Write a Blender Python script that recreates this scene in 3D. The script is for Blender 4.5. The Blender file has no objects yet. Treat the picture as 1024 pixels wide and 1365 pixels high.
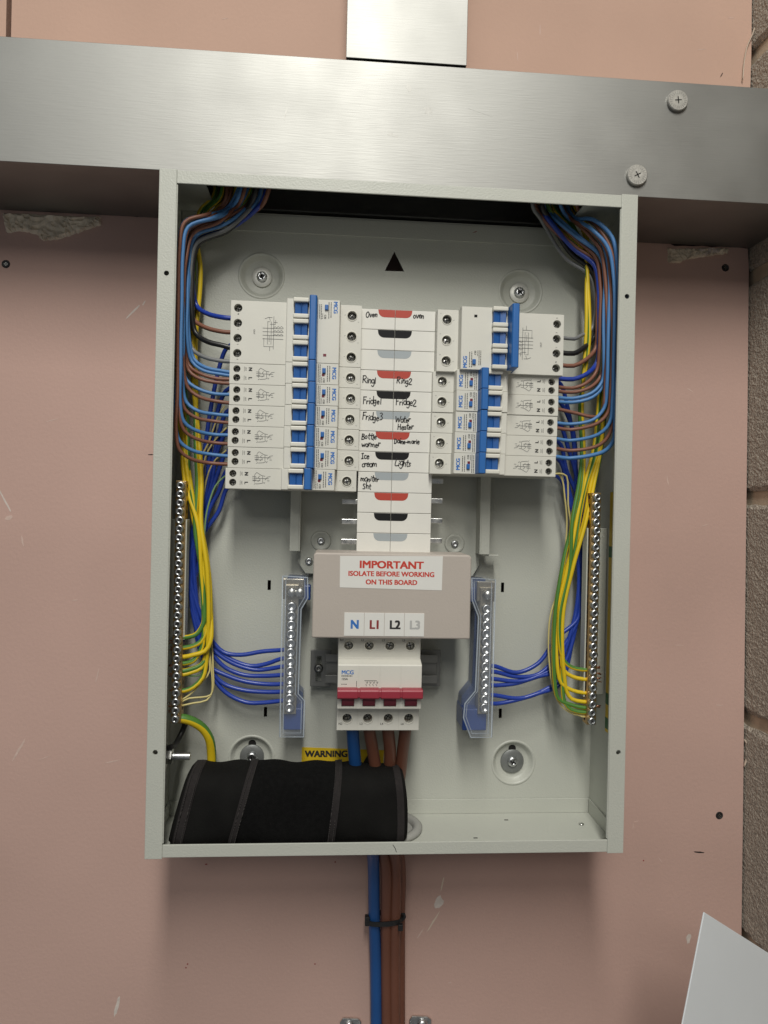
import bpy, bmesh, math, random
from mathutils import Vector, Matrix
random.seed(7)
S = 0.001                                   # everything below is written in millimetres
scn = bpy.context.scene
COL = scn.collection

# ------------------------------------------------------------------ camera
CF, CYAW, CPITCH, CROLL = 936.6, 0.0717, -0.0011, 0.0222
CPOS = Vector((-52.70, -579.77, 6.25))
def cam_axes():
    cy, sy, cp, sp = math.cos(CYAW), math.sin(CYAW), math.cos(CPITCH), math.sin(CPITCH)
    cr, sr = math.cos(CROLL), math.sin(CROLL)
    f = Vector((sy*cp, cy*cp, sp)); r = Vector((cy, -sy, 0)); u = r.cross(f)
    return r*cr + u*sr, u*cr - r*sr, f
RX, UX, FX = cam_axes()
cam = bpy.data.cameras.new('camera'); co = bpy.data.objects.new('camera', cam); COL.objects.link(co)
cam.sensor_fit = 'VERTICAL'; cam.sensor_height = 24.0; cam.lens = 24.0*CF/1365.0
cam.clip_start = 0.01; cam.clip_end = 50
M = Matrix((RX, UX, -FX)).transposed().to_4x4(); M.translation = CPOS*S
co.matrix_world = M
scn.camera = co

# ------------------------------------------------------------------ light: ceiling batten, added fill lamp, weak room bounce
w = bpy.data.worlds.new('World'); scn.world = w; w.use_nodes = True
bg = w.node_tree.nodes['Background']; bg.inputs[0].default_value = (0.93, 0.97, 1.0, 1); bg.inputs[1].default_value = 0.145
def lamp(name, loc, target, sx, sy, power, col):
    l = bpy.data.lights.new(name, 'AREA'); l.shape = 'RECTANGLE'; l.size = sx; l.size_y = sy; l.energy = power; l.color = col
    o = bpy.data.objects.new(name, l); COL.objects.link(o); o.location = loc
    o.rotation_euler = (Vector(target)-Vector(loc)).to_track_quat('-Z', 'Y').to_euler()
lamp('ceiling_batten', (-0.07, -1.50, 1.45), (-0.07, -1.50, 0), 0.20, 1.40, 45, (1.0, 0.975, 0.905))
lamp('fill_lamp', (-0.60, -3.20, 1.60), (0, 0, 0), 1.4, 0.60, 18, (1.0, 0.975, 0.905))  # added soft fill from far behind the camera to lift the shadows
scn.view_settings.view_transform = 'Standard'; scn.view_settings.look = 'None'
scn.view_settings.exposure = 0.0; scn.view_settings.gamma = 1

# ------------------------------------------------------------------ helpers
def ray(u, v): return FX*CF + RX*(u-512) - UX*(v-682.5)
def at(u, v, Y):
    d = ray(u, v); return CPOS + d*((Y-CPOS.y)/d.y)
def at_z(u, v, Z):
    d = ray(u, v); return CPOS + d*((Z-CPOS.z)/d.z)
def at_x(u, v, X):
    d = ray(u, v); return CPOS + d*((X-CPOS.x)/d.x)

class MB:
    def __init__(s): s.bm = bmesh.new(); s.uv = s.bm.loops.layers.uv.new('UVMap')
    def add(s, verts, faces, smooth=False):
        vs = [s.bm.verts.new(v) for v in verts]; out = []
        for f in faces:
            try:
                fc = s.bm.faces.new([vs[i] for i in f]); fc.smooth = smooth; out.append(fc)
            except ValueError: pass
        return vs, out
    def box(s, x0, x1, y0, y1, z0, z1, b=0.0, seg=2):
        x0, x1 = sorted((x0, x1)); y0, y1 = sorted((y0, y1)); z0, z1 = sorted((z0, z1))
        v = [(x, y, z) for x in (x0, x1) for y in (y0, y1) for z in (z0, z1)]
        f = [(0,1,3,2), (4,6,7,5), (0,4,5,1), (2,3,7,6), (0,2,6,4), (1,5,7,3)]
        vs, fs = s.add(v, f)
        if b > 0:
            ed = list({e for q in fs for e in q.edges})
            bmesh.ops.bevel(s.bm, geom=ed, offset=b, segments=seg, affect='EDGES', profile=0.5)
        return s
    def prism(s, pts, a0, a1, axis='y', b=0.0, seg=2):
        """polygon extruded along an axis. axis y: pts are (x,z); axis z: pts are (x,y); axis x: pts are (y,z)"""
        def mk(p, a): return {'y': (p[0], a, p[1]), 'z': (p[0], p[1], a), 'x': (a, p[0], p[1])}[axis]
        n = len(pts)
        v = [mk(p, a0) for p in pts] + [mk(p, a1) for p in pts]
        f = [tuple(range(n)), tuple(range(2*n-1, n-1, -1))] + [(i, i+n, (i+1) % n + n, (i+1) % n) for i in range(n)]
        vs, fs = s.add(v, f)
        bmesh.ops.recalc_face_normals(s.bm, faces=fs)
        if b > 0:
            ed = list({e for q in fs for e in q.edges})
            bmesh.ops.bevel(s.bm, geom=ed, offset=b, segments=seg, affect='EDGES', profile=0.5)
        return s
    def lathe(s, prof, c, axis='y', seg=20, smooth=True, cap=True):
        """prof: list of (radius, along axis)"""
        n = len(prof); v = []; f = []
        for r, a in prof:
            for k in range(seg):
                t = 2*math.pi*k/seg; p, q = r*math.cos(t), r*math.sin(t)
                v.append({'y': (c[0]+p, c[1]+a, c[2]+q), 'z': (c[0]+p, c[1]+q, c[2]+a), 'x': (c[0]+a, c[1]+p, c[2]+q)}[axis])
        for i in range(n-1):
            for k in range(seg):
                f.append((i*seg+k, i*seg+(k+1) % seg, (i+1)*seg+(k+1) % seg, (i+1)*seg+k))
        vs, fs = s.add(v, f, smooth)
        if cap:
            for i in (0, n-1):
                if prof[i][0] > 1e-6:
                    try: fs.append(s.bm.faces.new(vs[i*seg:(i+1)*seg]))
                    except ValueError: pass
        bmesh.ops.recalc_face_normals(s.bm, faces=fs)
        return s
    def cyl(s, c, r, a0, a1, axis='y', seg=18, b=0.0):
        if b: pr = [(r-b, a0), (r, a0+b*(1 if a1 > a0 else -1)), (r, a1)]
        else: pr = [(r, a0), (r, a1)]
        return s.lathe(pr, c, axis, seg, smooth=False)
    def tube(s, pts, r, seg=9, flat=None, cap=True):
        pts = [Vector(p) for p in pts]; n = len(pts); T = []
        for i in range(n):
            t = pts[min(i+1, n-1)]-pts[max(i-1, 0)]; T.append(t.normalized() if t.length > 1e-9 else Vector((0, 0, 1)))
        a = Vector((0, 1, 0)); a = (a - T[0]*a.dot(T[0]))
        if a.length < .1: a = Vector((1, 0, 0)); a = a-T[0]*a.dot(T[0])
        a.normalize(); rows = []; L = 0; Ls = []
        for i in range(n):
            a = a-T[i]*a.dot(T[i]); a.normalize(); bb = T[i].cross(a)
            if i: L += (pts[i]-pts[i-1]).length
            Ls.append(L)
            ra, rb = (r, r) if flat is None else flat
            rows.append([s.bm.verts.new(pts[i]+a*ra*math.cos(2*math.pi*k/seg)+bb*rb*math.sin(2*math.pi*k/seg)) for k in range(seg)])
        for i in range(n-1):
            for k in range(seg):
                q = (rows[i][k], rows[i][(k+1) % seg], rows[i+1][(k+1) % seg], rows[i+1][k])
                f = s.bm.faces.new(q); f.smooth = True
                for lp, (uu, vv) in zip(f.loops, ((k/seg, Ls[i]), ((k+1)/seg, Ls[i]), ((k+1)/seg, Ls[i+1]), (k/seg, Ls[i+1]))):
                    lp[s.uv].uv = (uu, vv*0.01)
        if cap:
            s.bm.faces.new(list(reversed(rows[0]))); s.bm.faces.new(rows[-1])
        return s
    def strokes(s, polys, wd, y, th=0.06):
        """flat ink strokes on a plane facing -Y; polys in (x,z)"""
        for pl in polys:
            n = len(pl)
            if n < 2: continue
            L = []; Rr = []
            for i in range(n):
                ax, az = pl[max(i-1, 0)]; bx, bz = pl[min(i+1, n-1)]
                dx, dz = bx-ax, bz-az; l = math.hypot(dx, dz) or 1
                nx, nz = -dz/l*wd/2, dx/l*wd/2
                x, z = pl[i]
                if i == 0: x -= dx/l*wd*.35; z -= dz/l*wd*.35
                if i == n-1: x += dx/l*wd*.35; z += dz/l*wd*.35
                L.append((x+nx, y-th, z+nz)); Rr.append((x-nx, y-th, z-nz))
            s.add(L+Rr, [(i, i+1, n+i+1, n+i) for i in range(n-1)])
        return s
    def text(s, txt, X, Y, Z, size, rot=0.0, bold=0.0, squeeze=1.0):
        key = txt
        if key not in TEXTS:
            c = bpy.data.curves.new('t', 'FONT'); c.body = txt; c.align_x = 'CENTER'; c.align_y = 'CENTER'; c.size = 1
            c.resolution_u = 3
            o = bpy.data.objects.new('t', c); COL.objects.link(o)
            dg = bpy.context.evaluated_depsgraph_get(); m = bpy.data.meshes.new_from_object(o.evaluated_get(dg))
            TEXTS[key] = ([tuple(v.co) for v in m.vertices], [tuple(p.vertices) for p in m.polygons])
            bpy.data.objects.remove(o); bpy.data.meshes.remove(m); bpy.data.curves.remove(c)
        vs, fs = TEXTS[key]; ca, sa = math.cos(rot), math.sin(rot)
        sh = [(0, 0)] if bold <= 0 else [(-bold, -bold*.6), (bold, -bold*.6), (-bold, bold*.6), (bold, bold*.6)]
        for i, (dx, dz) in enumerate(sh):
            s.add([(X+size*((v[0]*squeeze+dx)*ca-(v[1]+dz)*sa), Y-.012*i, Z+size*((v[0]*squeeze+dx)*sa+(v[1]+dz)*ca)) for v in vs], fs)
        return s
    def build(s, name, mat, parent=None, recalc=False):
        if recalc: bmesh.ops.recalc_face_normals(s.bm, faces=s.bm.faces[:])
        off = Vector((0, 0, 0)); p = parent
        while p is not None: off += Vector(p.location); p = p.parent
        for v in s.bm.verts: v.co = v.co*S - off
        me = bpy.data.meshes.new(name); s.bm.to_mesh(me); s.bm.free()
        me.materials.append(mat)
        o = bpy.data.objects.new(name, me); COL.objects.link(o); o.parent = parent
        return o
TEXTS = {}

def thing(name, label, cat, loc=(0, 0, 0), group=None):
    o = bpy.data.objects.new(name, None); COL.objects.link(o); o.location = Vector(loc)*S; o.empty_display_size = 0.01
    o['label'] = label; o['category'] = cat
    if group: o['group'] = group
    return o
def tag(o, label=None, cat=None, group=None, kind=None):
    if label: o['label'] = label
    if cat: o['category'] = cat
    if group: o['group'] = group
    if kind: o['kind'] = kind
    return o
def origin(o, loc):
    """move a lone mesh's origin to its base"""
    l = Vector(loc)*S; o.data.transform(Matrix.Translation(-l)); o.location = l; return o
def copy_tree(o, parent=None):
    c = o.copy(); COL.objects.link(c); c.parent = parent
    for ch in list(o.children): copy_tree(ch, c)
    return c
def cut(o, mb):
    cm = bpy.data.meshes.new('cutter'); bmesh.ops.recalc_face_normals(mb.bm, faces=mb.bm.faces[:])
    off = Vector((0, 0, 0)); p = o.parent
    while p is not None: off += Vector(p.location); p = p.parent
    for v in mb.bm.verts: v.co = v.co*S - off
    mb.bm.to_mesh(cm); mb.bm.free()
    c = bpy.data.objects.new('cutter', cm); COL.objects.link(c)
    par = o.parent; o.parent = None
    m = o.modifiers.new('b', 'BOOLEAN'); m.operation = 'DIFFERENCE'; m.object = c; m.solver = 'EXACT'
    dg = bpy.context.evaluated_depsgraph_get(); dg.update()
    me = bpy.data.meshes.new_from_object(o.evaluated_get(dg)); o.modifiers.clear()
    nm = o.data.name; old = o.data; o.data = me; bpy.data.meshes.remove(old); me.name = nm
    bpy.data.objects.remove(c); bpy.data.meshes.remove(cm); o.parent = par
    return o
def spline(P, step=5):
    P = [Vector(p) for p in P]; out = []
    Q = [P[0]*2-P[1]] + P + [P[-1]*2-P[-2]]
    for i in range(1, len(Q)-2):
        a, b, c, d = Q[i-1], Q[i], Q[i+1], Q[i+2]
        # centripetal parametrisation keeps bends from overshooting
        t0 = 0; t1 = t0+max((b-a).length, .01)**.5; t2 = t1+max((c-b).length, .01)**.5; t3 = t2+max((d-c).length, .01)**.5
        n = max(2, int((c-b).length/step))
        for k in range(n):
            t = t1+(t2-t1)*k/n
            A1 = a*((t1-t)/(t1-t0))+b*((t-t0)/(t1-t0)); A2 = b*((t2-t)/(t2-t1))+c*((t-t1)/(t2-t1)); A3 = c*((t3-t)/(t3-t2))+d*((t-t2)/(t3-t2))
            B1 = A1*((t2-t)/(t2-t0))+A2*((t-t0)/(t2-t0)); B2 = A2*((t3-t)/(t3-t1))+A3*((t-t1)/(t3-t1))
            out.append(B1*((t2-t)/(t2-t1))+B2*((t-t1)/(t2-t1)))
    out.append(P[-1]); return out

# ------------------------------------------------------------------ materials
def mat(name, col, rough=0.5, metal=0.0, bump=0.0, bscale=400, var=0.06, vscale=25, spec=0.5, rvar=0.0, detail=4, coat=0.0, stretch=None):
    m = bpy.data.materials.new(name); m.use_nodes = True; nt = m.node_tree; N = nt.nodes; L = nt.links
    b = N['Principled BSDF']; b.inputs['Roughness'].default_value = rough; b.inputs['Metallic'].default_value = metal
    b.inputs['Specular IOR Level'].default_value = spec; b.inputs['Coat Weight'].default_value = coat
    tc = N.new('ShaderNodeTexCoord'); src = tc.outputs['Object']
    if stretch:
        mp = N.new('ShaderNodeMapping'); mp.inputs['Scale'].default_value = stretch; L.new(src, mp.inputs[0]); srcb = mp.outputs[0]
    else: srcb = src
    if var > 0:
        n = N.new('ShaderNodeTexNoise'); n.inputs['Scale'].default_value = vscale; n.inputs['Detail'].default_value = 5; n.inputs['Roughness'].default_value = .36
        L.new(src, n.inputs['Vector'])
        mr = N.new('ShaderNodeMapRange'); mr.inputs[1].default_value = .25; mr.inputs[2].default_value = .75; mr.inputs[3].default_value = 1-var; mr.inputs[4].default_value = 1+var
        L.new(n.outputs['Fac'], mr.inputs[0])
        mx = N.new('ShaderNodeVectorMath'); mx.operation = 'SCALE'; mx.inputs[0].default_value = col[:3]
        L.new(mr.outputs[0], mx.inputs['Scale']); L.new(mx.outputs[0], b.inputs['Base Color'])
        if rvar > 0:
            r2 = N.new('ShaderNodeMapRange'); r2.inputs[1].default_value = .3; r2.inputs[2].default_value = .7; r2.inputs[3].default_value = rough-rvar; r2.inputs[4].default_value = rough+rvar
            L.new(n.outputs['Fac'], r2.inputs[0]); L.new(r2.outputs[0], b.inputs['Roughness'])
    else: b.inputs['Base Color'].default_value = (*col[:3], 1)
    if bump > 0:
        n2 = N.new('ShaderNodeTexNoise'); n2.inputs['Scale'].default_value = bscale; n2.inputs['Detail'].default_value = detail
        L.new(srcb, n2.inputs['Vector'])
        bp = N.new('ShaderNodeBump'); bp.inputs['Strength'].default_value = bump; bp.inputs['Distance'].default_value = 0.0006
        L.new(n2.outputs['Fac'], bp.inputs['Height']); L.new(bp.outputs[0], b.inputs['Normal'])
    return m
MT = {}
MT['paint'] = mat('grey_powder_coat', (.50, .512, .46), .42, bump=.35, bscale=650, var=.03, vscale=12, detail=2)
MT['pink'] = mat('pink_plasterboard_paper', (.53, .355, .303), .85, bump=.4, bscale=300, var=.095, vscale=6, detail=6)
MT['pinkup'] = mat('tan_pink_plasterboard_paper', (.55, .365, .285), .85, bump=.35, bscale=260, var=.06, vscale=9, detail=6)
MT['gypsum'] = mat('torn_gypsum', (.72, .63, .50), .95, bump=.9, bscale=300, var=.25, vscale=120)
MT['paper'] = mat('torn_paper', (.62, .52, .42), .85, var=.1)
MT['galv'] = mat('galvanised_steel', (.285, .285, .273), .52, 1.0, bump=.13, bscale=900, var=.06, vscale=22, rvar=.035, detail=6, stretch=(.06, 1, 1))
MT['smudge'] = mat('finger_smudge', (.235, .233, .222), .48, 1.0, var=.1, vscale=300)
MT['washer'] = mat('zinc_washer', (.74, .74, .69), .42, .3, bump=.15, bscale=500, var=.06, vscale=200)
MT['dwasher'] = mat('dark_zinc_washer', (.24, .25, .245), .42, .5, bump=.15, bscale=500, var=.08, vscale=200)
MT['dullzinc'] = mat('dull_zinc', (.44, .43, .40), .5, .75, bump=.3, bscale=700, var=.12, vscale=300)
MT['zinc'] = mat('zinc_plate', (.62, .62, .60), .33, 1.0, bump=.15, bscale=500, var=.12, vscale=200, rvar=.08)
MT['steel'] = mat('screw_steel', (.62, .635, .65), .33, 1.0, bump=.2, bscale=700, var=.15, vscale=400)
MT['dsteel'] = mat('dull_screw_steel', (.30, .30, .29), .38, 1.0, bump=.2, bscale=700, var=.2, vscale=300)
MT['brass'] = mat('brass', (.62, .42, .20), .36, 1.0, bump=.15, bscale=500, var=.15, vscale=150)
MT['copper'] = mat('copper', (.72, .36, .24), .35, 1.0, var=.15, vscale=300)
MT['white'] = mat('breaker_plastic', (.66, .65, .59), .48, bump=.08, bscale=900, var=.025, vscale=40)
MT['cream'] = mat('toggle_surround_plastic', (.70, .685, .61), .42, var=.02)
MT['tile'] = mat('label_card', (.74, .73, .68), .5, var=.02, vscale=60)
MT['beige'] = mat('beige_cover_plastic', (.47, .42, .375), .5, bump=.2, bscale=700, var=.02)
MT['sticker'] = mat('sticker_paper', (.74, .735, .70), .4, var=.015)
MT['blue'] = mat('blue_toggle_plastic', (.022, .13, .40), .4, var=.05)
MT['dblue'] = mat('dark_blue_toggle', (.018, .10, .33), .38, var=.05)
MT['red'] = mat('crimson_toggle_plastic', (.31, .03, .05), .4, var=.05)
MT['dred'] = mat('dark_crimson_toggle', (.17, .018, .035), .35, var=.05)
MT['ink'] = mat('black_ink', (.02, .02, .02), .6, var=0)
MT['gink'] = mat('grey_print', (.16, .16, .155), .6, var=0)
MT['bink'] = mat('blue_print', (.03, .16, .50), .5, var=0)
MT['rink'] = mat('red_print', (.56, .05, .03), .5, var=0)
MT['drink'] = mat('dark_red_print', (.25, .03, .03), .5, var=0)
MT['lgink'] = mat('pale_grey_print', (.45, .45, .44), .5, var=0)
MT['tabred'] = mat('red_tab', (.44, .05, .03), .55, var=.04)
MT['tabblack'] = mat('black_tab', (.012, .012, .013), .6, var=.04, spec=.2)
MT['tabgrey'] = mat('grey_tab', (.36, .40, .42), .45, var=.04)
MT['black'] = mat('black_plastic', (.015, .015, .016), .45, var=.1)
MT['hole'] = mat('dark_hole', (.012, .011, .01), .9, var=0)
MT['neo'] = mat('black_neoprene', (.0078, .0076, .0072), .85, bump=.5, bscale=900, var=.2, vscale=60, spec=.12)
MT['loop'] = mat('black_loop_fabric', (.004, .004, .004), .95, bump=.9, bscale=1500, var=.3, vscale=300, spec=.15)
MT['bind'] = mat('brown_black_binding_tape', (.0135, .0105, .0105), .9, bump=.8, bscale=1200, var=.25, vscale=300, stretch=(1, 1, .3))
MT['thread'] = mat('grey_thread', (.04, .036, .034), .8, var=.1)
MT['wblue'] = mat('blue_insulation', (.075, .215, .47), .46, var=.06)
MT['wroyal'] = mat('royal_blue_insulation', (.018, .05, .33), .32, var=.06)
MT['wbrown'] = mat('brown_insulation', (.215, .088, .055), .46, var=.06)
MT['wblack'] = mat('black_insulation', (.014, .014, .014), .38, var=.06)
MT['wgrey'] = mat('grey_insulation', (.19, .195, .20), .4, var=.06)
MT['wcream'] = mat('cream_insulation', (.62, .53, .22), .4, var=.06)
MT['wgreen'] = mat('pale_green_insulation', (.20, .33, .16), .4, var=.06)
MT['tblue'] = mat('blue_cable_sheath', (.012, .075, .25), .45, bump=.1, bscale=300, var=.08)
MT['tbrown'] = mat('brown_cable_sheath', (.155, .06, .036), .45, bump=.1, bscale=300, var=.08)
MT['smoke'] = mat('smoky_blue_plastic', (.07, .10, .20), .35, var=.05)
MT['nickel'] = mat('plated_brass', (.46, .42, .34), .35, .9, bump=.1, var=.12, vscale=150)
MT['nblue'] = mat('blue_terminal_plastic', (.02, .055, .22), .35, var=.05)
MT['yellow'] = mat('yellow_label', (.68, .47, .02), .45, var=.04)
MT['green'] = mat('green_label_print', (.04, .14, .05), .5, var=0)
MT['whitepanel'] = mat('white_sheet_metal', (.70, .73, .76), .5, bump=.05, bscale=500, var=.015)
MT['filler'] = mat('white_filler', (.62, .55, .50), .9, bump=.4, bscale=300, var=.15, vscale=200)
MT['palescuff'] = mat('pale_scuff', (.60, .45, .39), .9, var=.1, vscale=200)
MT['mortar'] = mat('mortar', (.52, .43, .32), .95, bump=.5, bscale=350, var=.15, vscale=80)

def gy_mat():
    m = mat('green_yellow_insulation', (1, 1, 1), .46, var=0); nt = m.node_tree; N = nt.nodes; L = nt.links
    uv = N.new('ShaderNodeUVMap'); uv.uv_map = 'UVMap'; sp = N.new('ShaderNodeSeparateXYZ'); L.new(uv.outputs[0], sp.inputs[0])
    oi = N.new('ShaderNodeObjectInfo')
    tw = N.new('ShaderNodeMath'); tw.operation = 'MULTIPLY_ADD'; tw.inputs[1].default_value = .13; L.new(sp.outputs[1], tw.inputs[0]); L.new(oi.outputs['Random'], tw.inputs[2])
    ad = N.new('ShaderNodeMath'); ad.operation = 'ADD'; L.new(sp.outputs[0], ad.inputs[0]); L.new(tw.outputs[0], ad.inputs[1])
    fr = N.new('ShaderNodeMath'); fr.operation = 'FRACT'; L.new(ad.outputs[0], fr.inputs[0])
    gt = N.new('ShaderNodeMath'); gt.operation = 'LESS_THAN'; gt.inputs[1].default_value = .35; L.new(fr.outputs[0], gt.inputs[0])
    mx = N.new('ShaderNodeMix'); mx.data_type = 'RGBA'; mx.inputs[6].default_value = (.70, .50, .012, 1); mx.inputs[7].default_value = (.075, .21, .035, 1)
    L.new(gt.outputs[0], mx.inputs[0]); L.new(mx.outputs[2], N['Principled BSDF'].inputs['Base Color'])
    return m
MT['gy'] = gy_mat()
def clear_mat():
    m = bpy.data.materials.new('clear_plastic'); m.use_nodes = True; nt = m.node_tree; N = nt.nodes; L = nt.links
    b = N['Principled BSDF']; b.inputs['Base Color'].default_value = (.50, .55, .63, 1); b.inputs['Roughness'].default_value = .10; b.inputs['Alpha'].default_value = .08
    return m
MT['clear'] = clear_mat()
def block_mat():
    m = bpy.data.materials.new('concrete_block'); m.use_nodes = True; nt = m.node_tree; N = nt.nodes; L = nt.links
    b = N['Principled BSDF']; b.inputs['Roughness'].default_value = .95
    tc = N.new('ShaderNodeTexCoord'); n = N.new('ShaderNodeTexNoise'); n.inputs['Scale'].default_value = 340; n.inputs['Detail'].default_value = 6; n.inputs['Roughness'].default_value = .7
    L.new(tc.outputs['Object'], n.inputs[0])
    v = N.new('ShaderNodeTexVoronoi'); v.inputs['Scale'].default_value = 420; L.new(tc.outputs['Object'], v.inputs[0])
    cr = N.new('ShaderNodeValToRGB'); cr.color_ramp.elements[0].position = .30; cr.color_ramp.elements[0].color = (.20, .175, .145, 1); cr.color_ramp.elements[1].position = .70; cr.color_ramp.elements[1].color = (.56, .51, .43, 1)
    L.new(n.outputs['Fac'], cr.inputs[0]); L.new(cr.outputs[0], b.inputs['Base Color'])
    ad = N.new('ShaderNodeMath'); ad.operation = 'ADD'; L.new(n.outputs['Fac'], ad.inputs[0]); L.new(v.outputs['Distance'], ad.inputs[1])
    bp = N.new('ShaderNodeBump'); bp.inputs['Strength'].default_value = 1.0; bp.inputs['Distance'].default_value = .0012
    L.new(ad.outputs[0], bp.inputs['Height']); L.new(bp.outputs[0], b.inputs['Normal'])
    return m
MT['block'] = block_mat()

YW = 107.9            # face of the plasterboard
# ================================================================== SETTING
o = MB().box(-1400, 380, 124, 130, -900, 900).build('wall', mat('wall_behind_boards', (.10, .085, .07), .95)); tag(o, kind='structure')

# plasterboard sheets
random.seed(3)
def jag(x0, x1, z, n, amp):
    return [(x0+(x1-x0)*i/n, z+random.uniform(-amp, amp)) for i in range(n+1)]
low = thing('plasterboard_sheet', 'large pink plasterboard sheet behind and below the open grey box', 'plasterboard', (0, YW, -600), 'pink plasterboard sheets')
top_edge = jag(-900, -372, 286, 14, 1.5) + jag(-360, -200, 284, 14, 2.0) + jag(-190, 190, 292, 6, 1) + jag(200, 280, 283, 8, 1.2) + jag(285, 362, 281, 8, 1.6)
poly = [(-900, -900), (376, -900)] + [(372, -440), (370.5, -300), (368, -100), (365.5, 120), (363.5, 262)] + top_edge[::-1]
MB().prism(poly, YW, YW+12.5, 'y').build('board', MT['pink'], low)
def screw_hole(parent, u, v, r=2.8):
    c = at(u, v, YW); b = MB()
    b.lathe([(r+1.1, -.15), (r+.2, -.5), (r, -.2), (r*.55, -.12), (0.01, -.12)], c, seg=18)
    o = b.build('drywall_screw', MT['black'], parent)
    MB().strokes([[(c.x-r*.5, c.z), (c.x+r*.5, c.z)], [(c.x, c.z-r*.5), (c.x, c.z+r*.5)]], 1.0, c.y-.2).build('cross_slot', MT['dsteel'], o)
for u, v in ((8, 352), (967, 357), (959, 1087)): screw_hole(low, u, v)
def patch(name, parent, uvpoly, m, th, seed, Y=YW):
    """lumpy torn patch: polygon filled with a displaced triangulated grid"""
    rnd = random.Random(seed); P = [at(u, v, Y) for u, v in uvpoly]; pts = [(p.x, p.z) for p in P]
    bm = bmesh.new()
    vs = [bm.verts.new((x, Y, z)) for x, z in pts]; f = bm.faces.new(vs)
    bmesh.ops.triangulate(bm, faces=[f])
    for k in range(3): bmesh.ops.subdivide_edges(bm, edges=bm.edges[:], cuts=1, use_grid_fill=False); bmesh.ops.triangulate(bm, faces=bm.faces[:])
    for v in bm.verts:
        bd = any(e.is_boundary for e in v.link_edges)
        v.co.y = Y + (0.3 if bd else -rnd.uniform(.25, 1)*th)
        v.co.x += rnd.uniform(-.6, .6); v.co.z += rnd.uniform(-.6, .6)
    mb = MB(); mb.bm.free(); mb.bm = bm; return mb.build(name, m, parent, recalc=True)
patch('torn_gypsum', low, [(4, 284), (40, 284), (90, 288), (134, 289), (136, 300), (118, 306), (104, 311), (85, 318), (58, 322), (48, 312), (24, 309), (8, 312)], MT['gypsum'], 5, 1)
patch('torn_gypsum', low, [(889, 331), (930, 331), (972, 331), (970, 338), (945, 342), (912, 347), (906, 351), (890, 350)], MT['gypsum'], 4, 2)
patch('torn_gypsum', low, [(928, 333), (945, 331), (960, 334), (958, 339), (934, 342)], MT['filler'], 5, 8)
def spot(parent, u, v, a, b, m, rot=0, name='filler_spot', seed=0):
    rnd = random.Random(seed); c = at(u, v, YW); pts = []
    for k in range(14):
        t = 2*math.pi*k/14; r = 1+rnd.uniform(-.22, .22); x, z = a*r*math.cos(t), b*r*math.sin(t)
        pts.append((c.x+x*math.cos(rot)-z*math.sin(rot), c.z+x*math.sin(rot)+z*math.cos(rot)))
    MB().prism(pts, YW-.12, YW+.2, 'y').build(name, m, parent)
spot(low, 918, 1251, 2.4, 5, MT['filler'], -.15, seed=1)
spot(low, 585, 1203, 4, 6.5, MT['filler'], -.35, seed=2); spot(low, 578, 1228, .8, 11, MT['paper'], -.55, seed=3); spot(low, 590, 1178, .7, 8, MT['paper'], -.2, seed=4)
spot(low, 156, 1342, 1.6, 9, MT['filler'], -.2, seed=5); spot(low, 178, 415, .8, 10, MT['filler'], -.75, seed=6); spot(low, 192, 404, .6, 3, MT['filler'], -.5, seed=9)
spot(low, 7, 668, .8, 14, MT['filler'], .5, seed=7)
spot(low, 932, 1136, 5.4, .8, MT['black'], -.1, 'pencil_mark', 8)
spot(low, 201, 606, 2.6, .5, MT['bind'], .05, 'pencil_mark', 9)
for (u, v, a, b_, r) in ((275, 1152, 1.0, .7, 0), (447, 1149, .7, .7, 0), (858, 1147, .7, .7, 0), (420, 1285, .8, .6, 0), (250, 1285, .7, .7, 0), (248, 1290, .7, .6, 0)):
    spot(low, u, v, a, b_, MT['drink'], r, 'scuff_mark', int(u))
for (u, v, a, b_, r) in ((848, 1095, 2.5, .25, .2), (844, 1101, .25, 3.5, 0), (880, 1146, 4, .25, -.9), (60, 1010, 6, .3, .4), (100, 800, 3, .4, .1), (940, 700, 5, .35, .3), (920, 520, 4, .4, -.5), (70, 560, 6, .4, .3), (905, 860, 5, .3, 0), (25, 1000, 1, 12, -.5), (12, 690, 3.5, 2.2, .3), (30, 720, .8, 5, .2), (150, 1015, 7, .6, .2), (960, 940, 4, .4, 0), (890, 640, .5, 5, .2), (130, 900, .5, 7, -.2), (560, 1245, .7, 6, -.6), (600, 1310, 1.5, .6, 0), (330, 1240, 3, .3, .3)):
    spot(low, u, v, a, b_, MT['palescuff'], r, 'scuff_mark', int(u))
pts = [at(u, v, 106.5) for u, v in ((993, 986), (996, 996), (995, 1010), (992, 1022))]
MB().tube(spline(pts, 3), 1, 6, flat=(1.6, .4)).build('torn_paper', MT['paper'], low)

up = thing('plasterboard_sheet', 'pink plasterboard sheet above the long steel trunking, right of the vertical joint', 'plasterboard', (0, YW, 330), 'pink plasterboard sheets')
MB().prism([(-366, 330), (359.8, 330), (361, 480), (356.5, 800), (-366, 800)], YW, YW+12.5, 'y').build('board', MT['pinkup'], up)
pts = [at(u, v, 105.5) for u, v in ((1006, -30), (1010, 8), (1008, 28), (1003, 46), (996, 62), (992, 82), (990, 107))]
MB().tube(spline(pts, 4), 1, 6, flat=(1.3, .4)).build('torn_paper', MT['paper'], up)
for (u, v, a, b_, r) in ((975, 24, 3, .3, .1), (935, 66, 4, .3, .15), (962, 100, .4, 3, -.5), (720, 40, .4, 5, 0), (690, 75, .3, 5, .1), (300, 25, 3, .3, .2)): spot(up, u, v, a, b_, MT['bind'] if u == 962 else MT['palescuff'], r, 'scuff_mark', int(u))
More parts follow.
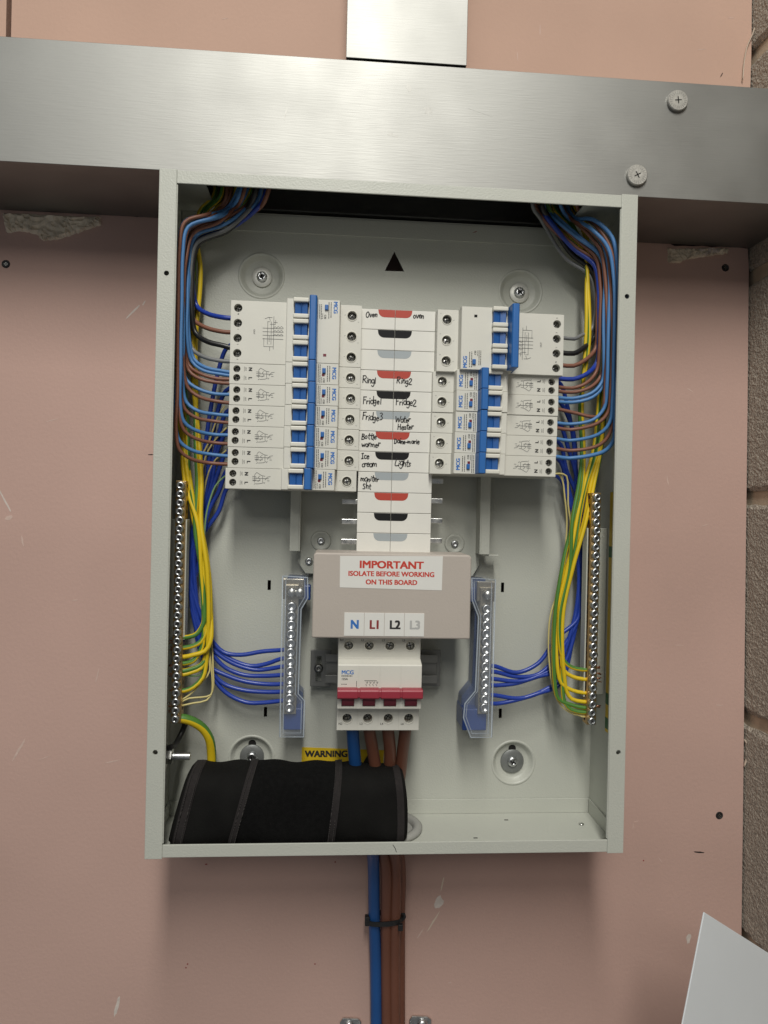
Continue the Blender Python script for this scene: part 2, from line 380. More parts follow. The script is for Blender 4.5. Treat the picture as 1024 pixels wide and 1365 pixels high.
upl = thing('plasterboard_sheet', 'narrow strip of pink plasterboard at top left beyond the vertical joint', 'plasterboard', (-600, YW, 330), 'pink plasterboard sheets')
MB().prism([(-1000, 330), (-371, 330), (-372, 800), (-1000, 800)], YW+1, YW+13.5, 'y').build('board', MT['pinkup'], upl)

# block wall running towards the camera at the right
bw = thing('block_wall', 'rough concrete block wall meeting the pink boards at the right edge', 'wall', (376, 120, -900))
bw['kind'] = 'structure'; del bw['category']
XB = 375.5
zj = at_x(998, 957, XB).z                                  # mid-height of the mortar joint seen at the right
blocks = []
for k in range(-3, 4):
    z0 = zj + 7 + 225*k; z1 = z0+211
    splits = [-700, -330, 122] if k % 2 else [-700, -560, -110, 122]
    for a, b_ in zip(splits, splits[1:]): blocks.append((a+5, b_-5, z0, z1))
rnd = random.Random(5)
for (y0, y1, z0, z1) in blocks:
    near = y1 > 100
    ny, nz = (max(4, int((y1-y0)/6)), int((z1-z0)/4)) if near else (8, 5)
    b = MB(); V = []; F = []
    for i in range(ny+1):
        for j in range(nz+1):
            ed = min(i, ny-i, j, nz-j) == 0
            V.append((XB+rnd.uniform(0, .55)+(2.6 if ed else 0), y0+(y1-y0)*i/ny+(rnd.uniform(-1, 1) if near and not ed else 0), z0+(z1-z0)*j/nz+(rnd.uniform(-1.2, 1.2) if near else 0)))
    for i in range(ny):
        for j in range(nz):
            q = i*(nz+1)+j; F.append((q, q+1, q+nz+2, q+nz+1))
    n0 = len(V)
    V += [(XB+60, y0, z0), (XB+60, y1, z0), (XB+60, y1, z1), (XB+60, y0, z1)]
    c = [0, ny*(nz+1), ny*(nz+1)+nz, nz]
    for t in range(4):
        e = {0: [i*(nz+1) for i in range(ny+1)], 1: [ny*(nz+1)+j for j in range(nz+1)], 2: [i*(nz+1)+nz for i in range(ny, -1, -1)], 3: list(range(nz, -1, -1))}[t]
        F.append(tuple(e) + (n0+(t+1) % 4, n0+t))
    b.add(V, F); b.build('concrete_block', MT['block'], bw, recalc=True)
MB().box(XB+4.5, XB+50, -705, 122, blocks[0][2]-10, blocks[-1][3]+10).build('mortar', MT['mortar'], bw)

bw.location.x = .380; bw.rotation_euler.y = -.0129
# leaning white sheet, bottom right
pc = at(939, 1216, -60); e1 = (at(1024, 1270, -22)-pc); e2 = (at(911.5, 1365, -86)-pc)
e1n = e1.normalized(); e2 = (e2-e1n*e2.dot(e1n)*.25); e2n = e2.normalized()
nrm = e1n.cross(e2n).normalized()
if nrm.y < 0: nrm = -nrm
a_, b_ = e1n*((366-pc.x)/e1n.x), e2n*420
b = MB(); q = [pc, pc+a_, pc+a_+b_, pc+b_]
vs, fs = b.add(q+[p+nrm*1.1 for p in q], [(0, 1, 2, 3), (7, 6, 5, 4), (0, 4, 5, 1), (1, 5, 6, 2), (2, 6, 7, 3), (3, 7, 4, 0)])
bmesh.ops.recalc_face_normals(b.bm, faces=fs)
bmesh.ops.bevel(b.bm, geom=b.bm.edges[:], offset=.3, segments=2, affect='EDGES')
o = origin(b.build('white_panel', MT['whitepanel']), pc+b_); tag(o, 'plain white metal sheet leaning at the bottom right corner', 'panel')

# ================================================================== TRUNKING
YT, ZT, ZB = 6.5, 380.9, 281.5
tr = thing('metal_trunking', 'long horizontal galvanised steel trunking running above the open box', 'trunking', (0, YW, ZB), 'galvanised trunking runs')
MB().box(-900, 374.5, YT+3, YW-1, ZT-2.2, ZT-1).build('top_wall', MT['galv'], tr)
o = MB().box(-900, 374.5, YT+3, YW-1, ZB+.6, ZB+1.8).build('bottom_wall', MT['galv'], tr)
cut(o, MB().box(-168, 162, 14, 76, ZB-5, ZB+8))
MB().box(-900, 374.5, YW-2.4, YW-1.2, ZB+1.8, ZT-2.2).build('back_wall', MT['galv'], tr)
lid = [(YT, ZB-.2), (YT, ZT+.2), (YT+13, ZT+.2), (YT+13, ZT-.9), (YT+1.2, ZT-.9), (YT+1.2, ZB+.5), (YT+13, ZB+.5), (YT+13, ZB-.6), (YT, ZB-.6)]
MB().prism([(YT, ZB-.6), (YT, ZT+.2), (YT+13, ZT+.2), (YT+13, ZT-.9), (YT+1.2, ZT-.9), (YT+1.2, ZB+.5), (YT+13, ZB+.5), (YT+13, ZB-.6)], -900, 374.5, 'x', b=.35, seg=2).build('lid', MT['galv'], tr)
for u, v, rt in ((902, 136, .1), (848, 235, .5)):
    c = at(u, v, YT)
    o = MB().lathe([(9.0, -.0), (9.0, -2.5), (8.3, -3.2), (.01, -3.2)], c, seg=32, smooth=False).build('fixing_screw', MT['dullzinc'], tr)
    b = MB()
    for k in range(2):
        t = rt+k*math.pi/2; b.strokes([[(c.x-2.7*math.cos(t), c.z-2.7*math.sin(t)), (c.x+2.7*math.cos(t), c.z+2.7*math.sin(t))]], .9, c.y-3.24)
    b.build('cross_slot', MT['hole'], o)
    b = MB()
    for k in range(22):
        t = 2*math.pi*k/22; b.strokes([[(c.x+5.2*math.cos(t), c.z+5.2*math.sin(t)), (c.x+7.6*math.cos(t), c.z+7.6*math.sin(t))]], .3, c.y-3.2)
    b.build('knurling', MT['dsteel'], o)
def smear(parent, u, v, a, b_, rot, sd):
    rn = random.Random(sd); c = at(u, v, YT); pts = []
    for k in range(16):
        t = 2*math.pi*k/16; r = 1+rn.uniform(-.3, .3); x, z = a*r*math.cos(t), b_*r*math.sin(t)
        pts.append((c.x+x*math.cos(rot)-z*math.sin(rot), c.z+x*math.sin(rot)+z*math.cos(rot)))
    MB().prism(pts, c.y-.04, c.y+.1, 'y').build('smudge', MT['smudge'], parent)
for q in ((571, 147, 3.6, 3.0, 0, 1), (523, 180, 4.2, 1.4, -.15, 2), (545, 117, 2.2, 3.2, .5, 3), (381, 152, .5, 7, -.2, 4), (640, 150, .22, 10, 1.3, 9)): smear(tr, *q)
tv = thing('metal_trunking', 'vertical galvanised steel trunking dropping in from the top of the picture', 'trunking', (0, YW, ZT+2), 'galvanised trunking runs')
MB().box(-50, -48.8, YT+3, YW-1, ZT+2, 800).build('side_wall', MT['galv'], tv); MB().box(48.8, 50, YT+3, YW-1, ZT+2, 800).build('side_wall', MT['galv'], tv)
MB().prism([(-50.6, YT-1), (50.6, YT-1), (50.6, YT+12), (49.9, YT+12), (49.9, YT+.2), (-49.9, YT+.2), (-49.9, YT+12), (-50.6, YT+12)], ZT+1.6, 800, 'z', b=.3).build('lid', MT['galv'], tv)
MB().box(-48.8, 48.8, YW-2.2, YW-1, ZT+2, 800).build('back_wall', MT['galv'], tv)

# ================================================================== ENCLOSURE
W2, H2, D = 199.1, 279.0, 77.1
P = MT['paint']
en = thing('distribution_box', 'open grey steel distribution box with its front cover removed', 'electrical box', (0, YW, -H2))
for s in (-1, 1):
    MB().box(s*W2, s*(W2-1.4), 1.6, YW-.5, -H2, H2, b=.3).build('side_panel', P, en)
    o = MB().box(s*W2, s*(W2-14), 0, 1.5, -H2-.6, H2+.4, b=.45).build('front_flange', P, en)
    b = MB()
    for (u, v) in (((222, 364), (207, 1003)) if s < 0 else ((836, 395), (824.5, 1003))):
        p = at(u, v, 0); b.cyl((p.x, 0, p.z), 2.1, -3, 6, seg=14)
    cut(o, b)
    for (u, v) in (((222, 364), (207, 1003)) if s < 0 else ((836, 395), (824.5, 1003))):
        p = at(u, v, 0)
        MB().lathe([(3.2, 1.6), (3.2, 6.5), (2.2, 6.5), (2.2, 1.6)], (p.x, 0, p.z), seg=14, cap=False).build('threaded_boss', MT['dsteel'], en)
    MB().box(s*(W2-14), s*(W2-14.9), .3, 2.6, -H2+12, H2-12, b=.3).build('flange_return', P, en)
for s in (-1, 1):
    MB().box(-W2+14, W2-14, .4, 1.9, s*(H2-.4), s*(H2-10.8), b=.45).build('front_flange', P, en)
fl = MB().box(-W2+1.4, W2-1.4, 2, YW-.5, -H2+.2, -H2+1.6).build('bottom_panel', P, en)
tp = MB().box(-W2+1.4, W2-1.4, 2, YW-.5, H2-1.6, H2-.2).build('top_panel', P, en)
cut(tp, MB().box(-166, 160, 14, 76, H2-8, H2+8))
bp = MB().box(-W2+1.4, W2-1.4, D, D+1.4, -H2+1.6, H2-1.6).build('back_panel', P, en)
dim = [(349.5, 370), (692, 391), (682.5, 1014), (336, 1008)]
b = MB()
for u, v in dim:
    p = at(u, v, D+5); b.cyl((p.x, 0, p.z), 21, D-4, D+6, seg=48)
for u, v in ((359, 780), (354, 949), (670, 783), (667, 951)):
    p = at(u, v, D); b.box(p.x-1.5, p.x+1.5, D-4, D+6, p.z-4.6, p.z+4.6)
p = [at(u, v, D) for u, v in ((526, 335), (513, 361), (539, 362))]
b.prism([(q.x, q.z) for q in p], D-4, D+6, 'y')
cut(bp, b)
for i, (u, v) in enumerate(dim):
    p = at(u, v, D+5)
    o = MB().lathe([(21.8, .35), (21.0, -.7), (19.9, -.75), (18.6, .6), (16.4, 4.6), (15.0, 5.2), (0.01, 5.2)], (p.x, D, p.z), seg=48, cap=False).build('mounting_dimple', P, en)
    if i >= 2:
        MB().cyl((p.x, 0, p.z+11.8), 3.6, D+5.0, D+6, seg=16).build('keyhole', MT['hole'], o)
    R = 9.2 if i == 0 else (9.5 if i == 1 else 11.2)
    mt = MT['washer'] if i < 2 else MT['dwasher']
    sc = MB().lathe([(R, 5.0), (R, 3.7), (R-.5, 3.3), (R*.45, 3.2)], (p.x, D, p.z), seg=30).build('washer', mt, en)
    MB().lathe([(5.0 if i != 1 else 5.6, 3.3), (4.8, 1.6), (3.4, .6), (1.9, .35), (1.6, 1.4), (.01, 1.6)], (p.x, D, p.z), seg=22).build('screw_head', MT['steel'], sc)
    b = MB()
    for k in range(2):
        t = .35+i*.4+k*math.pi/2; b.strokes([[(p.x-2.8*math.cos(t), p.z-2.8*math.sin(t)), (p.x+2.8*math.cos(t), p.z+2.8*math.sin(t))]], 1.0, D+.25)
    b.build('cross_slot', MT['hole'], sc)
# folded upstands round the back panel
ht = 13.5
MB().box(-W2+2.6, W2-2.6, D-1.6, D-.4, -H2+1.7, -H2+1.7+ht, b=.3).build('folded_lip', P, en)
MB().box(-W2+2.6, W2-2.6, D-1.6, D-.4, H2-1.7-ht-2, H2-1.7, b=.3).build('folded_lip', P, en)
for s in (-1, 1):
    MB().box(s*(W2-1.5), s*(W2-2.7), 12, D-1.7, -H2+1.7, -H2+1.7+ht, b=.3).build('folded_lip', P, en)
# gland plate on the floor
zf = -H2+1.6
q = [at_z(u, v, zf) for u, v in ((736, 1088), (757, 1116))]
MB().box(-60, (q[0].x+q[1].x)/2, 12, q[0].y, zf, zf+.7, b=.25).build('gland_plate', P, en)
for u, v in ((616, 1080.5), (775, 1099)):
    c = at_z(u, v, zf); b = MB(); b.lathe([(2.6, 0), (2.4, .9), (1.0, 1.5), (.01, 1.5)], (c.x, c.y, zf), 'z', 14)
    b.build('rivet', MT['zinc'], en)
for u, v in ((634, 1117), (675, 1093)):
    c = at_z(u, v, zf+.8); MB().box(c.x-1.8, c.x+1.8, c.y-.6, c.y+.6, zf+.6, zf+.95).build('knockout_nick', MT['hole'], en)
# stickers
pw = [at(u, v, D-.25) for u, v in ((402.5, 996), (512, 1000), (511, 1022), (402, 1016))]
o = MB().prism([(p.x, p.z) for p in pw], D-.3, D-.05, 'y').build('warning_label', MT['yellow'], en)
p = at(436, 1005.3, D-.35); MB().text('WARNING', p.x-.5, D-.42, p.z, 8.3, .0, .05, .98).build('lettering', MT['ink'], o)
p = at(445, 1016.2, D-.35); MB().box(p.x-29, p.x+22, D-.45, D-.3, p.z-5, p.z+.3).build('black_band', MT['ink'], o)
p = at(490, 1015, D-.35); MB().prism([(p.x-7, p.z-6), (p.x+7, p.z-6), (p.x, p.z+6)], D-.5, D-.32, 'y').build('warning_triangle', MT['ink'], o)
xs = W2-1.5
y1 = at_x(819.5, 800, xs).y; y0 = at_x(812.5, 800, xs).y
za, zb_ = at_x(816, 656, xs).z, at_x(814, 980, xs).z
o = MB().box(xs-.25, xs-.02, min(y0, y1)-3, max(y0, y1)+3, zb_, za).build('earth_label', MT['yellow'], en)
b = MB(); n = 0
z = za-6; ym = (y0+y1)/2+.0
while z > zb_+5:
    b.box(xs-.35, xs-.22, ym-.8, ym+1.4, z-1.6, z); z -= 6.5
for zz in (za-52, zb_+32, zb_+10): MB().box(xs-.4, xs-.2, min(y0, y1)-3, max(y0, y1)+3, zz-7, zz+3).build('printed_band', MT['green'], o)
b.build('printed_dots', MT['ink'], o)
# earth stud
c = at(231, 1008, 30); st = MB().cyl((0, 30, c.z), 3.2, -W2+1, -W2+29, 'x', 16, b=.5).build('earth_stud', MT['steel'], en)
b = MB(); b.lathe([(7.4, -W2+1.6), (7.4, -W2+6.5), (6.4, -W2+7.6), (3.3, -W2+7.6)], (0, 30, c.z), 'x', 6, smooth=False); b.build('nut', MT['zinc'], st)
b = MB(); b.lathe([(9.5, -W2+7.7), (9.5, -W2+9.0), (3.3, -W2+9.0)], (0, 30, c.z), 'x', 24, smooth=False); b.lathe([(6.6, -W2+9.1), (6.6, -W2+14), (3.3, -W2+14.8)], (0, 30, c.z), 'x', 6, smooth=False); b.build('nut', MT['zinc'], st)
# small marks on the box
p = at(633, 309, D-1.7); MB().prism([(p.x-2.4, p.z-1), (p.x+2.4, p.z+1.1), (p.x+1, p.z-.4)], D-1.85, D-1.6, 'y').build('scratch', MT['drink'], en)
p = at(527, 1131, .4); MB().strokes([[(p.x-2, p.z+3), (p.x, p.z), (p.x+1, p.z-3)]], .5, .38).build('scratch', MT['ink'], en)

# ------------------------------------------------------------------ grommet and floor hole
gc = (at_z(560, 1098, zf).x-31.0, 44.0)
b = MB(); b.lathe([(27, .0), (31, .2), (31.5, 3), (29.5, 5), (26, 5.2), (23.5, 4), (23, -3.5), (27, -4)], (gc[0], gc[1], zf+.75), 'z', 40)
o = origin(b.build('grommet', mat('grey_rubber', (.33, .33, .31), .6)), (gc[0], gc[1], zf)); tag(o, 'round grey grommet ring in the box floor at the right end of the pouch', 'grommet')
cutb = MB().cyl((gc[0], gc[1], 0), 22.5, zf-6, zf+6, 'z', 32); cut(fl, cutb)
for ch in en.children:
    if ch.name.startswith('gland_plate'): cut(ch, MB().cyl((gc[0], gc[1], 0), 22.5, zf-6, zf+6, 'z', 32))

# ================================================================== BUSBAR ASSEMBLY
ba = thing('busbar_assembly', 'central column of white circuit label covers on its grey mounting pan', 'busbar', (0, D, -60))
pan = [(-84.5, 186), (84, 186), (84, -42), (78, -52.5), (-77, -52.5), (-84.5, -42)]
o = MB().prism(pan, 68, 69.5, 'y', b=.4).build('mounting_pan', P, ba)
for s, x in ((-1, -91), (1, 81.5)):
    MB().box(x, x+7.8, 50, 51.5, -31, 186, b=.3).build('side_rail', P, ba)
    MB().box(x+(7.8 if s < 0 else -1.3), x+(9.1 if s < 0 else 0), 50, 68, -31, 186, b=.3).build('side_rail', P, ba)
    if s > 0: MB().box(x+2, x+17, 52, 66, -32.5, -31.2, b=.3).build('rail_tab', P, ba)
for u, v in ((428, 721), (606, 725), (412, 748)):
    c = at(u, v, 68); R = 7 if v < 740 else 3.8
    if R > 5: MB().lathe([(R+2.4, -.05), (R+1.8, -.7), (R, -.8), (R-.6, -.3), (.01, -.2)], (c.x, 68, c.z), seg=30).build('pressed_dimple', P, ba)
    o = MB().lathe([(3.5, 0), (3.5, -1.6), (2.6, -2.4), (1.3, -2.5), (1, -1.8), (.01, -1.8)], (c.x, 68, c.z), seg=18).build('screw', MT['steel'], ba)
MB().box(-31.2, 31.2, 29, 67, -30.5, 180.6, b=.6).build('cover_body', MT['white'], ba)
PZ = 17.57; ZTOP = 180.6
for r in range(12):                                     # busbar fingers
    z = ZTOP-PZ*r-PZ*.5
    if r >= 9:
        MB().box(-45.5, -31, 36, 38.4, z-1.9, z+2.6, b=.4).build('busbar_finger', MT['zinc'], ba)
    if r >= 8:
        MB().box(31, 43.5, 36, 38.4, z-2.6+3.0, z+1.9+3.0, b=.4).build('busbar_finger', MT['zinc'], ba)
# handwriting: simple pen strokes, letters in a unit box (x to the right, 1 = capital height)
def arc(cx, cy, rx, ry, a0, a1, n=10):
    return [(cx+rx*math.cos(math.radians(a0+(a1-a0)*i/n)), cy+ry*math.sin(math.radians(a0+(a1-a0)*i/n))) for i in range(n+1)]
GL = {
 'O': (.66, [arc(.3, .5, .27, .48, 80, 450, 14)]), 'o': (.5, [arc(.22, .28, .2, .27, 80, 450, 12)]),
 'v': (.46, [[(.02, .55), (.2, .02), (.4, .56)]]), 'e': (.5, [[(.06, .3), (.4, .34)] + arc(.23, .28, .19, .27, 15, 320, 10)]),
 'n': (.5, [[(.05, .55), (.06, .02), (.07, .35), (.2, .53), (.34, .5), (.38, .02)]]), 'R': (.66, [[(.08, 1), (.06, 0)], [(.04, .95), (.4, 1.0), (.55, .8), (.4, .55), (.12, .5), (.3, .35), (.58, 0)]]),
 'i': (.24, [[(.1, .52), (.1, .02)], [(.12, .78), (.15, .84)]]), 'g': (.5, [arc(.22, .3, .19, .25, 40, 400, 10), [(.4, .55), (.4, -.2), (.25, -.42), (.05, -.3)]]),
 '1': (.28, [[(.12, .9), (.1, 0)]]), '2': (.56, [[(.05, .75), (.2, .95), (.42, .85), (.4, .6), (.05, .08), (.5, .05)]]),
 '3': (.52, [[(.05, .9), (.3, .95), (.42, .75), (.18, .5), (.42, .4), (.4, .1), (.08, 0)]]),
 'F': (.56, [[(.1, 1), (.07, 0)], [(.05, .98), (.5, 1.0)], [(.08, .55), (.4, .58)]]), 'r': (.42, [[(.06, .55), (.07, 0), (.09, .35), (.22, .53), (.36, .52)]]),
 'd': (.52, [arc(.22, .27, .19, .26, 30, 400, 10), [(.42, 1), (.42, 0)]]), 'W': (.95, [[(.02, .9), (.2, .05), (.42, .7), (.62, .05), (.88, .95)]]),
 'a': (.5, [arc(.22, .27, .19, .26, 30, 400, 10), [(.4, .5), (.42, .02)]]), 't': (.42, [[(.2, .95), (.19, .1), (.34, .02)], [(.02, .62), (.38, .66)]]),
 'H': (.7, [[(.08, 1), (.06, 0)], [(.55, 1), (.54, 0)], [(.06, .5), (.55, .54)]]), 'B': (.62, [[(.08, 1), (.06, 0)], [(.05, .97), (.4, .95), (.46, .75), (.12, .54), (.5, .42), (.48, .1), (.05, .02)]]),
 'l': (.24, [[(.1, 1), (.1, .05), (.18, 0)]]), 'w': (.72, [[(.02, .55), (.14, .04), (.32, .42), (.48, .04), (.64, .58)]]),
 'm': (.76, [[(.05, .55), (.06, .02), (.08, .36), (.2, .53), (.32, .45), (.33, .05), (.35, .36), (.48, .53), (.6, .45), (.63, .02)]]),
 'D': (.66, [[(.1, 1), (.08, 0)], [(.04, .98), (.4, .92), (.56, .5), (.4, .06), (.04, .02)]]), 'I': (.42, [[(.2, .95), (.18, .03)], [(.02, .97), (.38, .98)], [(.0, 0), (.36, .04)]]),
 'c': (.44, [arc(.25, .28, .2, .27, 50, 310, 9)]), 'C': (.6, [arc(.34, .5, .29, .48, 50, 310, 10)]), 's': (.42, [[(.36, .52), (.14, .54), (.08, .4), (.32, .2), (.28, .03), (.04, .04)]]),
 'L': (.56, [[(.1, 1), (.06, .03), (.5, .06)]]), 'h': (.52, [[(.08, 1), (.07, 0), (.1, .36), (.24, .54), (.38, .45), (.4, 0)]]),
 'S': (.54, [[(.46, .88), (.25, .98), (.08, .78), (.42, .32), (.36, .04), (.04, .06)]]), '-': (.36, [[(.04, .34), (.3, .36)]]), 'u': (.5, [[(.05, .55), (.08, .1), (.25, .02), (.38, .2), (.4, .55), (.42, .02)]]), ' ': (.3, []),
}
def hand(txt, X, Z, h, seed):
    rnd = random.Random(seed); out = []; x = X; sl = rnd.uniform(.02, .14); bz = rnd.uniform(-.02, .02)
    for ch in txt:
        wd, st = GL[ch]; k = rnd.uniform(.84, 1.12); dz = rnd.uniform(-.11, .11)
        for pl in st:
            sm = spline([(px, py, 0) for px, py in pl], .12) if len(pl) > 2 and len(pl) < 9 else [Vector((px, py, 0)) for px, py in pl]
            out.append([(x+h*k*(p.x*.92+sl*p.y), Z+h*(p.y*k+dz+bz*(x-X)/h)+rnd.uniform(-.06, .06)) for p in sm])
        x += wd*h*rnd.uniform(.84, .98)
    return out
TAB = [MT['tabred'], MT['tabblack'], MT['tabgrey']]
TXT = {0: (('Oven', 3.5, 9.9), ('oven', 15.5, 10.6)), 3: (('Ring1', 2.0, 6.2), ('Ring2', 2.2, 6.2)), 4: (('Fridge1', 2.8, 6.0), ('Fridge2', 2.0, 5.4)),
       5: (('Fridge3', 2.5, 9.2), ('Water|Heater', 1.8, 8.6)), 6: (('Bottle|warmer', 2.2, 10.2), ('Daine-marie', 1.3, 7.4)), 7: (('Ice|cream', 2.6, 10.6), ('Lights', 2.3, 5.6)), 8: (('moniter|Sht', 2.0, 9.0), None)}
XM = -3.2                                                # seam between the two columns of cards
tabhalf = lambda xs_, sgn, zt: [(xs_, zt), (xs_+sgn*14.6, zt)] + [(xs_+sgn*(9.2+5.2*math.cos(t)), zt-1.4-5.1*math.sin(t)) for t in [math.radians(a) for a in (0, 18, 36, 54, 72, 90)]] + [(xs_, zt-6.5)]
for r in range(12):
    zt = ZTOP-PZ*r-.18; zb2 = ZTOP-PZ*(r+1)+.18
    for c_ in range(2):
        x0, x1 = ((-32.3, XM-.16), (XM+.16, 31.8))[c_]
        t = MB().box(x0, x1, 26, 29.2, zb2, zt, b=.3).build('label_card', MT['tile'], ba)
        sg = -1 if c_ == 0 else 1
        MB().prism(tabhalf(XM+sg*.2, sg, zt-.15), 25.88, 26.2, 'y').build('colour_tab', TAB[r % 3], t)
        if r in TXT and TXT[r][c_]:
            s_, dx, dz = TXT[r][c_]; b = MB(); lines = s_.split('|')
            hh = {'oven': 5.2, 'Oven': 5.2, 'Daine-marie': 4.6, 'Water|Heater': 5.2, 'Bottle|warmer': 5.3, 'Ice|cream': 5.4, 'moniter|Sht': 5.4}.get(s_, 6.0)
            for li, ln in enumerate(lines):
                hx = x0+dx+(2.2 if li and ln in ('Heater', 'Sht') else 0.4*li)
                wdt = sum(GL[ch][0]*.9*hh for ch in ln); av = x1-hx-.8
                h2 = hh if wdt <= av else hh*av/wdt
                b.strokes(hand(ln, hx, zb2+dz-li*6.6, h2, r*7+c_*3+li), .82, 25.84)
            b.build('handwriting', MT['ink'], t)

# ================================================================== BREAKERS
PITCH = 17.6
def scr(parent, x, y, z, r, n, m=None, rot=0.4):
    o = MB().lathe([(r, 2.0), (r, 0), (r-.35, -.45), (.01, -.5)], (x, y, z), seg=16).build('terminal_screw', m or MT['dsteel'], parent)
    b = MB()
    for k in range(2):
        t = rot+k*math.pi/2; b.strokes([[(x-r*.75*math.cos(t), z-r*.75*math.sin(t)), (x+r*.75*math.cos(t), z+r*.75*math.sin(t))]], .75, y-.5)
    b.build('cross_slot', MT['hole'], o)
def micro(b, x, z0, z1, wd, rnd, fill=.62):
    """a column of tiny unreadable print running along z"""
    z = z1
    while z > z0+.4:
        l = rnd.uniform(.5, 1.6)*min(1, (z-z0)); b.box(x-wd/2, x+wd/2, 5.86, 5.95, z-l*fill, z); z -= l
def breaker(nmod, label, outer_bar=False, seed=1):
    rnd = random.Random(seed); t = thing('breaker', label, 'circuit breaker'); H = PITCH*nmod
    g = .14
    prof = [(0, 18), (46.6, 18), (47.3, 6.6), (47.8, 6), (91, 6), (91.5, 6.6), (92, 18), (110, 18), (110, 66), (98, 66), (96, 58), (14, 58), (12, 66), (0, 66)]
    body = MB().prism(prof, g, H-g, 'z', b=.28, seg=2).build('body', MT['white'], t)
    outs = [(6.1, 12.9), (6.1, 5.5)] if nmod == 1 else [(6.1, H-6.4-12.65*i) for i in range(4)]
    ins = [(101.8, PITCH*(k+.5)-.3) for k in range(nmod)]
    cb = MB()
    for x, z in outs: cb.cyl((x, 0, z), 3.0 if nmod == 1 else 3.5, 12, 30, seg=20)
    for x, z in ins: cb.cyl((x, 0, z), 3.9, 12, 30, seg=20)
    # toggle slots
    for k in range(nmod): cb.box(53.6+(0 if not outer_bar else 0), 65.4, 2, 13, PITCH*k+3.6, PITCH*k+14.0)
    for x, z in ((110, None),): pass
    for k in range(max(2, nmod+1 if nmod > 1 else 2)):
        zz = outs[min(k, len(outs)-1)][1]; cb.cyl((0, 36, zz), 2.6, -4, 9, 'x', 14)
    cut(body, cb)
    for i, (x, z) in enumerate(outs): scr(t, x, 22.5, z, 2.5 if nmod == 1 else 2.9, i, rot=rnd.uniform(0, 1.5))
    for i, (x, z) in enumerate(ins): scr(t, x, 21.5, z, 3.2, i, MT['zinc'] if rnd.random() < .5 else MT['dsteel'], rot=rnd.uniform(0, 1.5))
    b = MB()
    for x, z in ins: b.lathe([(4.7, 0), (4.6, -.35), (4.0, -.35), (3.9, 0)], (x, 18, z), seg=22, cap=False)
    b.build('terminal_rim', MT['cream'], t)
    for k in range(nmod):
        z = PITCH*k
        d = -.5 if not outer_bar else .5
        MB().prism([(53.9, 6), (54.6, 2.6), (59.2, 3.6), (59.6, 2.2), (60.2, 3.6), (64.6, 2.6), (65.2, 6), (65.2, 11), (53.9, 11)], z+3.9, z+13.7, 'z', b=.15, seg=1).build('toggle', MT['dblue'], t)
        for z0 in (z+.35, z+13.6):
            MB().box(53.0, 65.9, .4, 6.3, z0, z0+3.6, b=.8).build('toggle_surround', MT['cream'], t)
    x0 = 66.1 if not outer_bar else 45.4
    MB().prism([(x0, 6.2), (x0+.5, -6), (x0+1.4, -7.2), (x0+5.6, -7.2), (x0+6.6, -6), (x0+7.2, 6.2)] if not outer_bar else [(x0, 17), (x0+.5, -8), (x0+1.4, -9.2), (x0+5.6, -9.2), (x0+6.6, -8), (x0+7.2, 5.6)], .25, H-.25, 'z', b=.35, seg=2).build('linking_bar', MT['blue'], t)
    # print: text runs top to bottom
    zt = H
    b = MB(); b.text('MCG', 87.6, 5.9, zt-(6.2 if nmod > 1 else 8.0), 4.5, -math.pi/2, .045, 1.0); b.build('lettering', MT['bink'], t)
    b = MB()
    for x in (84.0, 82.2): micro(b, x, zt-15.5, zt-2, .7, rnd)
    for x in (76.0, 74.6): micro(b, x, zt-16.5, zt-(4 if nmod > 1 else 1), .65, rnd, .6)
    b.text('C32', 79.2, 5.88, zt-14.2, 2.1, -math.pi/2, .03); micro(b, 77.2, zt-16.2, zt-11.6, .5, rnd)
    if nmod == 1:
        b.text('N', 17.3, 17.86, 12.9, 4.0, -math.pi/2, .05); b.text('L', 17.3, 17.86, 5.3, 4.0, -math.pi/2, .05)
        for zz in (12.9, 5.3): b.text('OUT', 13.6, 17.86, zz, 1.5, -math.pi/2); b.box(12.2, 12.45, 17.86, 17.95, zz-2, zz+2)
        dg = [[(24.5, 12.6), (26, 14.2), (28, 13.0), (30.5, 11.6), (33, 11.2)], [(22.5, 9.4), (36, 9.2)], [(23, 7.2), (29, 7.4)], [(31, 6.4), (31, 11)], [(27, 6.6), (29, 8.2), (27.2, 10.2), (28.8, 11.4)],
              [(24.3, 6), (24.3, 12)], [(33, 8), (35, 10.6), (37.4, 11.0)], [(25.5, 4.6), (30, 5.0), (31.8, 6.0)], [(22.5, 10.8), (25.4, 10.8), (25.4, 7.8), (22.5, 7.8)], [(24, 4.2), (25, 5)], [(32.2, 5), (33, 6)], [(35, 7.4), (36.6, 7.4)]]
        gi = MB().strokes(dg, .40, 17.92)
        micro2 = gi
        bt, wn = (zt-6.2, zt-9.6)
    else:
        b.text('OUT', 19.8, 17.86, H-26, 2.0, -math.pi/2)
        for i, (x, z) in enumerate(outs): b.text('N135'[i], x+.2, 17.86, z-5.2, 1.9, -math.pi/2)
        dg = []
        for k in range(4): dg += [[(27, H-22.5-k*3), (44, H-22.5-k*3)]]
        for k in range(3):
            zz = H-22-k*3.2
            dg += [[(44.0, zz), (42.5, zz+1.5), (41.2, zz+.2), (39.8, zz+1.4), (38.4, zz), (37.2, zz+1.2), (36, zz)]]
